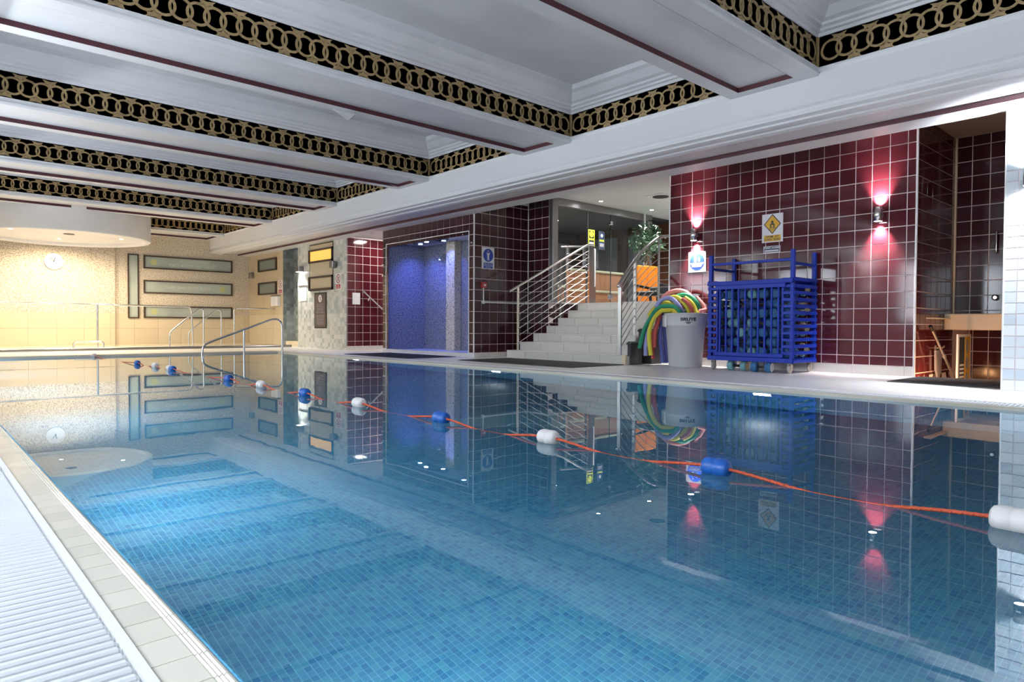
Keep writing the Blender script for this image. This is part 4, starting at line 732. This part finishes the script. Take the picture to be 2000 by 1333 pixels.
def on_bin(dz, s, size, bold, side=.04):
    cu = bpy.data.curves.new('lettering', 'FONT'); cu.body = s; cu.size = size; cu.align_x = 'CENTER'; cu.align_y = 'CENTER'; cu.extrude = .0006; cu.offset = bold; cu.resolution_u = 2
    q = bpy.data.objects.new('lettering', cu); COL.objects.link(q); dg = bpy.context.evaluated_depsgraph_get(); dg.update(); me = bpy.data.meshes.new_from_object(q.evaluated_get(dg)); bpy.data.objects.remove(q)
    r = .300+(dz-.62)*.067+.0015
    for v in me.vertices:
        a = (v.co.x*1.25+side)/r; p = Vector((math.cos(a),math.sin(a),0)); p = vd*p.x+R3*p.y; v.co = p*(r+v.co.z)+Vector((0,0,v.co.y))
    me.materials.clear(); me.materials.append(M['sign_black']); ob = bpy.data.objects.new('lettering', me); COL.objects.link(ob); place(ob, (8.6,5.62,D+dz), t)
on_bin(.70, 'BRUTE', .060, .0035);
b = MB()
for q, (hw, z) in enumerate(((.040,.660),(.026,.644))):   # small maker's mark under the name, too worn to read
    r = .300+(z-.62)*.067+.0015; n = 6; vs = []
    for i in range(n+1):
        a = (.04+hw*(2*i/n-1))/r; p = vd*math.cos(a)+R3*math.sin(a)
        for dz in (-.006,.006): vs.append(Vector((8.6,5.62,D+z+dz))+p*(r+.001))
    b.add(vs, [(2*i,2*i+2,2*i+3,2*i+1) for i in range(n)])
b.build('worn_mark', 'dark_grey', t)
NOOD = {
    'green_a': [ (8.45,5.679,0.814),(8.45,5.743,0.890),(8.45,5.859,0.925),(8.45,6.003,0.872),(8.45,6.162,0.729),(8.45,6.256,0.572),(8.45,6.349,0.293) ],
    'lav_a': [ (8.50,5.815,0.794),(8.50,5.932,0.817),(8.50,6.118,0.774),(8.50,6.209,0.673),(8.50,6.251,0.504),(8.50,6.269,0.334),(8.50,6.263,0.176) ],
    'yellow_a': [ (8.38,5.632,0.801),(8.38,5.683,0.850),(8.38,5.797,0.870),(8.38,5.940,0.837),(8.38,6.070,0.717),(8.38,6.120,0.562),(8.38,6.114,0.395),(8.38,6.080,0.191) ],
    'red_a': [ (8.46,5.760,0.791),(8.46,5.863,0.824),(8.46,5.997,0.728),(8.46,6.058,0.595),(8.46,6.073,0.451),(8.46,6.071,0.312) ],
    'red_c': [ (8.58,5.842,0.792),(8.58,5.997,0.793),(8.58,6.132,0.640),(8.58,6.198,0.449),(8.58,6.196,0.280),(8.58,6.181,0.129) ],
    'blue_a': [ (8.56,5.812,0.770),(8.56,5.903,0.802),(8.56,6.001,0.690),(8.56,6.055,0.474),(8.56,6.016,0.286),(8.56,5.965,0.075) ],
    'blue_b': [ (8.66,5.848,0.769),(8.66,5.942,0.797),(8.66,6.023,0.591),(8.66,6.018,0.340),(8.66,5.970,0.176),(8.66,5.952,0.075) ],
    'yellow_d': [ (8.72,5.869,0.789),(8.72,5.967,0.775),(8.72,6.029,0.551),(8.72,6.043,0.339) ],
    'teal_b': [ (8.80,5.904,0.788),(8.80,5.989,0.731),(8.80,6.044,0.483),(8.80,6.056,0.337),(8.80,6.034,0.237) ],
    'yellow_b': [ (8.62,5.793,0.795),(8.62,5.846,0.950),(8.62,5.952,1.014),(8.62,6.098,0.983),(8.62,6.233,0.890),(8.62,6.298,0.794) ],
    'teal_a': [ (8.55,5.733,0.794),(8.55,5.799,0.915),(8.55,5.903,0.955),(8.55,6.034,0.908),(8.55,6.154,0.797) ],
    'lav_b': [ (8.58,5.689,0.794),(8.58,5.729,0.947),(8.58,5.834,1.059),(8.58,5.938,1.079),(8.58,6.057,1.032),(8.58,6.123,0.932) ],
    'yellow_c': [ (8.67,5.580,0.793),(8.67,5.656,0.945),(8.67,5.772,1.068),(8.67,5.888,1.099),(8.67,5.978,1.051) ],
    'red_b': [ (8.80,5.580,0.796),(8.80,5.608,1.027),(8.80,5.737,1.163),(8.80,5.892,1.196),(8.80,6.051,1.163),(8.80,6.172,1.087) ],
    'green_b': [ (8.74,5.425,0.794),(8.74,5.494,0.957),(8.74,5.595,1.079),(8.74,5.735,1.127),(8.74,5.851,1.097) ],
    'yellow_e': [ (8.66,5.455,0.793),(8.66,5.518,0.934),(8.66,5.594,1.022),(8.66,5.695,1.047) ],
    'red_d': [ (8.60,5.478,0.792),(8.60,5.529,0.922),(8.60,5.605,1.010),(8.60,5.680,1.045) ],
    'pink_a': [ (8.80,5.395,0.794),(8.80,5.433,0.924),(8.80,5.508,1.013),(8.80,5.596,1.059) ] }
NL = dict(green_a='green noodle reaching farthest out toward the stairs', lav_a='lavender noodle hanging beside the long yellow one', yellow_a='long yellow noodle hanging in front of the bin side', red_a='dark red noodle tucked behind the long yellow one', red_c='red noodle with its tip showing below the yellow one', blue_a='purple-blue noodle reaching the floor beside the bin', blue_b='second purple-blue noodle close against the bin', yellow_d='short yellow noodle glimpsed beside the bin', teal_b='teal noodle end glimpsed behind the bin', yellow_b='yellow noodle arching below the lavender arch', teal_a='dark teal noodle arching under the yellow arch', lav_b='lavender noodle arching over the yellow ones', yellow_c='fat yellow noodle arching at the top of the bin', red_b='salmon red noodle forming the highest arch', green_b='green noodle arching at the trolley side', yellow_e='short yellow noodle between red and green ones', red_d='thin red noodle between two yellow ones', pink_a='pink noodle nearest the blue trolley')
NC = dict(green_a='n_green', lav_a='n_lav', yellow_a='n_yellow', red_a='n_red', red_c='n_red', blue_a='n_blue', blue_b='n_blue', yellow_d='n_yellow', teal_b='n_teal', yellow_b='n_yellow', teal_a='n_teal', lav_b='n_lav', yellow_c='n_yellow', red_b='n_pink', green_b='n_green', yellow_e='n_yellow', red_d='n_red', pink_a='n_pink')
import numpy as np
def resample(p, n):
    p = np.array(p); d = np.concatenate([[0], np.cumsum(np.linalg.norm(np.diff(p, axis=0), axis=1))]); t = np.linspace(0, d[-1], n); return np.stack([np.interp(t, d, p[:,k]) for k in range(3)], 1)
chains = []; keys = list(NOOD)
for i, k in enumerate(keys):   # every noodle stands in the bin on its own spot and leans out over the rim
    a = i*2.39996; r = .19*math.sqrt((i+.5)/len(keys)); q = NOOD[k]; s0 = Vector((8.6+r*math.cos(a), 5.62+r*math.sin(a), .42))
    c = resample([tuple(v) for v in smooth([s0, Vector((s0.x*.6+q[0][0]*.4, s0.y*.6+min(q[0][1],5.80)*.4, .66))]+[Vector(v) for v in q], 6)], 56); chains.append(c)
C0 = np.array(chains); C = C0.copy(); nC, nP = C.shape[:2]; rad = np.array([.033 if k != 'red_d' else .026 for k in keys]); own = np.repeat(np.arange(nC), nP); RR = np.repeat(rad, nP); same = own[:,None] == own[None,:]; need = (RR[:,None]+RR[None,:])*1.06+.002
out0 = np.hypot(C0[...,0]-8.6, C0[...,1]-5.62) > .31
first = np.array([np.argmax(o) if o.any() else nP for o in out0]); late = np.arange(nP)[None,:] >= first[:,None]
for it in range(210):
    P = C.reshape(-1,3); d = P[:,None,:]-P[None,:,:]; L = np.linalg.norm(d, axis=2)+1e-6; w = np.where(same, 0, np.clip(need-L, 0, None)); push = (d/L[...,None]*w[...,None]).sum(1)*.35
    C = C+np.clip(push.reshape(C.shape), -.02, .02); C = C+(C0-C)*(.03 if it < 110 else .0)
    S_ = C.copy(); sw = .15 if it < 125 else (.03 if it < 190 else .0); S_[:,1:-1] = C[:,1:-1]*(1-2*sw)+(C[:,:-2]+C[:,2:])*sw; C = S_
    x, y = C[...,0]-8.6, C[...,1]-5.62; r = np.hypot(x, y)+1e-6; z = C[...,2]; rim = .83+.040
    up = (r > .245) & (r < .365) & (z > rim-.10); C[...,2] = np.where(up & (z < rim), rim, z); z = C[...,2]
    low = z < rim-.001; tgt = np.where(late, np.maximum(r, .372), np.minimum(r, .205)); f = np.where(low, tgt/r, 1.); C[...,0] = 8.6+x*f; C[...,1] = 5.62+y*f; C[...,2] = np.maximum(C[...,2], D+.036); C[...,0] = np.minimum(C[...,0], XW-.045)
for i, k in enumerate(keys):
    b = MB(); b.tube([tuple(v) for v in C[i]], float(rad[i]), 14); tag(b.build('pool_noodle', NC[k]), NL[k], 'pool noodle', 'foam pool noodles in the grey bin')
# ================================================================ BLUE TROLLEY
TX0, TX1, TY0, TY1, TB, TT, TP = 8.32, 8.99, 3.86, 5.07, .20, 1.24, 1.62
t = thing('trolley', 'blue slatted plastic equipment trolley on casters', 'trolley', (8.65,4.46,D)); BT = 'blue_trolley'
def part(nm, *q, c=.004, m=BT, par=None): b = MB(); b.cbox(*q, c); return b.build(nm, m, par or t)
for x in (TX0,TX1-.05):
    for y in (TY0,TY1-.05): part('post', x, x+.05, y, y+.05, TB, TP)
N_ = 12; pz = [TB+.075+.086*k for k in range(N_)]
for z in pz:
    part('slat', TX0-.012, TX0, TY1-.15, TY1, z, z+.038, c=.003); part('slat', TX0-.012, TX0, TY0, TY0+.15, z, z+.038, c=.003)
    part('slat', TX0, TX1, TY0-.012, TY0, z, z+.045, c=.003); part('slat', TX0, TX1, TY1, TY1+.012, z, z+.045, c=.003); part('slat', TX1, TX1+.012, TY0, TY1, z, z+.045, c=.003)
for y in (TY0+.13,TY1-.15): part('upright', TX0, TX0+.03, y, y+.03, TB, TT-.05)
dr_ = part('door', TX0-.03, TX0-.008, TY0+.10, TY1-.12, TT-.10, TT-.045); part('bottom_rail', TX0-.03, TX0-.008, TY0+.12, TY1-.10, TB+.035, TB+.085, par=dr_)
for k in range(10): y = TY0+.19+(TY1-TY0-.38)*k/9; part('door_bar', TX0-.026, TX0-.004, y-.012, y+.012, TB+.08, TT-.09, par=dr_)
part('base_rail', TX0-.02, TX0+.03, TY0, TY1, TB-.03, TB+.03); part('base_rail', TX1-.03, TX1+.01, TY0, TY1, TB-.03, TB+.03); part('base_rail', TX0, TX1, TY0-.014, TY0+.02, TB-.03, TB+.012); part('base_rail', TX0, TX1, TY1-.02, TY1+.014, TB-.03, TB+.012)
part('top_rail', TX0-.035, TX0+.03, TY0, TY1, TT-.045, TT+.01); part('top_rail', TX1-.03, TX1+.01, TY0, TY1, TT-.045, TT+.01)
for k in range(8): x = TX0+.05+(TX1-TX0-.12)*k/7; part('base_slat', x-.025, x+.025, TY0, TY1, TB+.012, TB+.028, c=.003); part('top_slat', x-.022, x+.022, TY0-.014, TY1+.014, TT-.008, TT+.008, c=.003)
part('push_rail', TX0+.01, TX0+.04, TY0+.04, TY1-.04, 1.475, 1.51); part('push_rail', TX0+.03, TX1-.03, TY1-.04, TY1-.01, 1.415, 1.45); part('push_rail', TX0+.03, TX1-.03, TY0+.01, TY0+.04, 1.43, 1.465)
for x in (TX0+.05,TX1-.06):
    for y in (TY0+.06,TY1-.06):
        b = MB(); b.lathe((x,y-.016,D+.055), [(.02,0),(.052,.003),(.055,.008),(.055,.024),(.052,.029),(.02,.032)], 20, 'Y'); wl_ = b.build('caster', 'grey_wheel', t); b = MB(); b.box(x-.02,x+.025,y-.026,y-.02,D+.045,TB-.03); b.box(x-.02,x+.025,y+.02,y+.026,D+.045,TB-.03); b.box(x-.02,x+.025,y-.026,y+.026,TB-.045,TB-.03); b.build('fork', 'grey_wheel', wl_)
# foam equipment
def dumbbell(m, label, group, loc, r=.062, L=.20):
    d = thing('foam_dumbbell', label, 'dumbbell', loc, group); lx, ly, lz = loc; b = MB(); b.tube([(lx-L/2+.02,ly,lz),(lx+L/2-.02,ly,lz)], .017, 10); b.build('handle', 'black', d)
    for s in (-1,1): b = MB(); b.lathe((lx+s*(L/2),ly,lz), [(.02,-.037),(r-.008,-.037),(r,-.029),(r,.029),(r-.008,.037),(.02,.037)], 20, 'X'); b.build('foam_end', m, d)
    return d
random.seed(21); protos = {}
GD = 'foam dumbbells piled behind the trolley bars'
DB = [(row, c) for row in range(7) for c in range(7 if row%2 == 0 else 4)]
for row, c in DB:   # layers laid alternately along and across the trolley
    m = random.choice(['foam_blue','foam_blue','foam_teal','foam_deep']); z = .296+.129*row
    if row%2 == 0: x, y, rz = TX0+.190+random.uniform(0,.02), TY0+.130+(TY1-TY0-.26)*c/6+random.uniform(-.012,.012), random.uniform(-.06,.06)
    else: x, y, rz = TX0+.125+random.uniform(0,.03), TY0+.195+(TY1-TY0-.39)*c/3, math.pi/2+random.uniform(-.03,.03)
    f = c/(6 if row%2 == 0 else 3); lb = {'foam_blue':'mid blue','foam_teal':'teal','foam_deep':'deep blue'}[m]+' foam dumbbell in '+('bottom','second','third','fourth','fifth','sixth','top')[row]+' layer of trolley pile, '+('recess end' if f < .34 else 'mid trolley' if f < .67 else 'bin end')
    if m not in protos: protos[m] = dumbbell(m, lb, GD, (x,y,z)); protos[m].rotation_euler = (0,0,rz)
    else: copy_tree(protos[m], (x,y,z), label=lb, rz=(0,0,rz))
for k in range(14):   # cream floats and cuffs showing through the end slats
    y = TY0+.06+.012*(k%2); x = TX0+.42+.16*(k%2); z = .268+.066*k; b = MB(); b.tube([(x-.045,y,z),(x+.05,y+.02,z+random.uniform(-.012,.012))], .026, 12); tag(b.build('foam_grip', 'foam_cream' if k%4 else 'foam_teal'), ('cream' if k%4 else 'pale teal')+' foam grip between the end slats of the trolley, %s from the bottom' % ('first','second','third','fourth','fifth','sixth','seventh','eighth','ninth','tenth','eleventh','twelfth','thirteenth','fourteenth')[k], 'foam grip', 'foam grips at the end of the trolley')
for y, m, x, l in ((4.66,'foam_teal',8.40,'pale teal foam dumbbell lying on the floor under the trolley'),(4.28,'foam_blue',8.33,'blue foam dumbbell with pale end on the floor under the trolley')):
    d = dumbbell(m, l, 'foam dumbbells under the trolley', (x,y,D+.066), .066, .19); d.rotation_euler = (0,0,math.pi/2+.06)
    b = MB(); b.disc((x-.137,y,D+.066), '-X', .058, 0, .002, 20); b.build('end_cap', 'foam_cream' if m == 'foam_teal' else 'paper', d)
# ================================================================ MATS AND RECESS
for nm, (x0,x1,y0,y1) in (('black rubber mat by the recess at the edge of the view',(7.95,9.02,1.60,2.64)),('black rubber mat at the foot of the staircase',(6.98,8.17,6.42,9.05)),('black rubber mat in front of the shower alcove',(6.62,7.72,10.05,12.35))):
    t = thing('rubber_mat', nm, 'mat', ((x0+x1)/2,(y0+y1)/2,D), 'black rubber floor mats'); b = MB(); b.cbox(x0,x1,y0,y1,D,D+.010,.004); b.build('sheet', 'mat_rubber', t)
    b = MB(); n = int((y1-y0)/.06)
    for i in range(n): yy = y0+.03+i*(y1-y0-.06)/(n-1); b.box(x0+.03,x1-.03,yy-.012,yy+.012,D+.010,D+.013)
    b.build('ribs', 'mat_rubber', t)['kind'] = 'stuff'
t = thing('pole', 'leaning telescopic steel pole in the recess', 'pole', (10.5,2.55,-.45)); p0, p1 = Vector((9.37,2.62,.63)), Vector((10.55,2.5,-.45)); b = MB(); b.tube([p0,p1], .017, 12); b.build('tube', 'steel', t); b = MB(); b.tube([p0.lerp(p1,-.02),p0.lerp(p1,.03)], .021, 12); b.build('grip', 'black', t); b = MB(); b.tube([p0.lerp(p1,.31),p0.lerp(p1,.345)], .024, 12); b.build('collar', 'chrome', t)
o = Vector((10.02,2.42,.06)); t = thing('notice_board', 'tall white framed board with yellow band leaning in the recess', 'board', (10.02,2.42,-.45)); fc = '-Y'
MB().obox(o, fc, -.29, .29, -.51, .49, -.02, 0).build('frame', 'sign_white', t); MB().obox(o, fc, -.245, -.02, -.49, .455, 0, .004).build('print_panel', 'dark_grey', t); MB().obox(o, fc, -.0, .22, -.49, .46, 0, .004).build('yellow_band', 'sign_yellow', t)
for z in (.33,.12,-.09,-.30): b = MB(); n = 20; b.poly(at(o,fc,.09,z,0), fc, [(.06*math.cos(2*math.pi*i/n),.095*math.sin(2*math.pi*i/n)) for i in range(n)], .004, .006); b.build('oval', 'door_grey', t)
for z in (.10,.05,0,-.05,-.10,-.15,-.2): MB().obox(o, fc, -.22, -.05, z-.012, z+.012, .004, .006).build('stripe', 'paper', t)
t = thing('coat_hook', 'brass hook with a pale towel on the recess wall', 'hook', (9.85,2.7,.37)); b = MB(); b.tube(fillet([(9.85,2.70,.37),(9.85,2.62,.37),(9.85,2.60,.40)],.02), .010, 8); b.build('hook', 'cream', t); b = MB(); b.lathe((9.85,2.70,.37), [(.035,-.01),(.035,0)], 16, 'Y'); b.build('rose', 'cream', t)
b = MB(); b.prism([(9.74,2.66,.34),(9.98,2.66,.34),(9.97,2.66,.05),(9.86,2.66,-.05),(9.76,2.66,.10)], (0,.025,0)); tag(b.build('towel', 'door_grey'), 'pale lilac towel hanging from the brass hook', 'towel')
t = thing('grab_bar', 'short upright steel grab bar on the recess back wall', 'grab bar', (10.56,2.2,1.6)); b = MB(); b.tube(fillet([(10.58,2.215,1.62),(10.53,2.215,1.62),(10.53,2.215,1.90),(10.58,2.215,1.90)],.03), .012, 8); b.build('bar', 'chrome', t)
b = MB(); b.lathe((10.56,2.22,1.03), [(.02,-.03),(.04,-.02),(.04,.02),(.02,.03)], 16, 'X'); tag(b.build('shower_valve', 'chrome'), 'small round chrome valve on the recess back wall', 'valve')
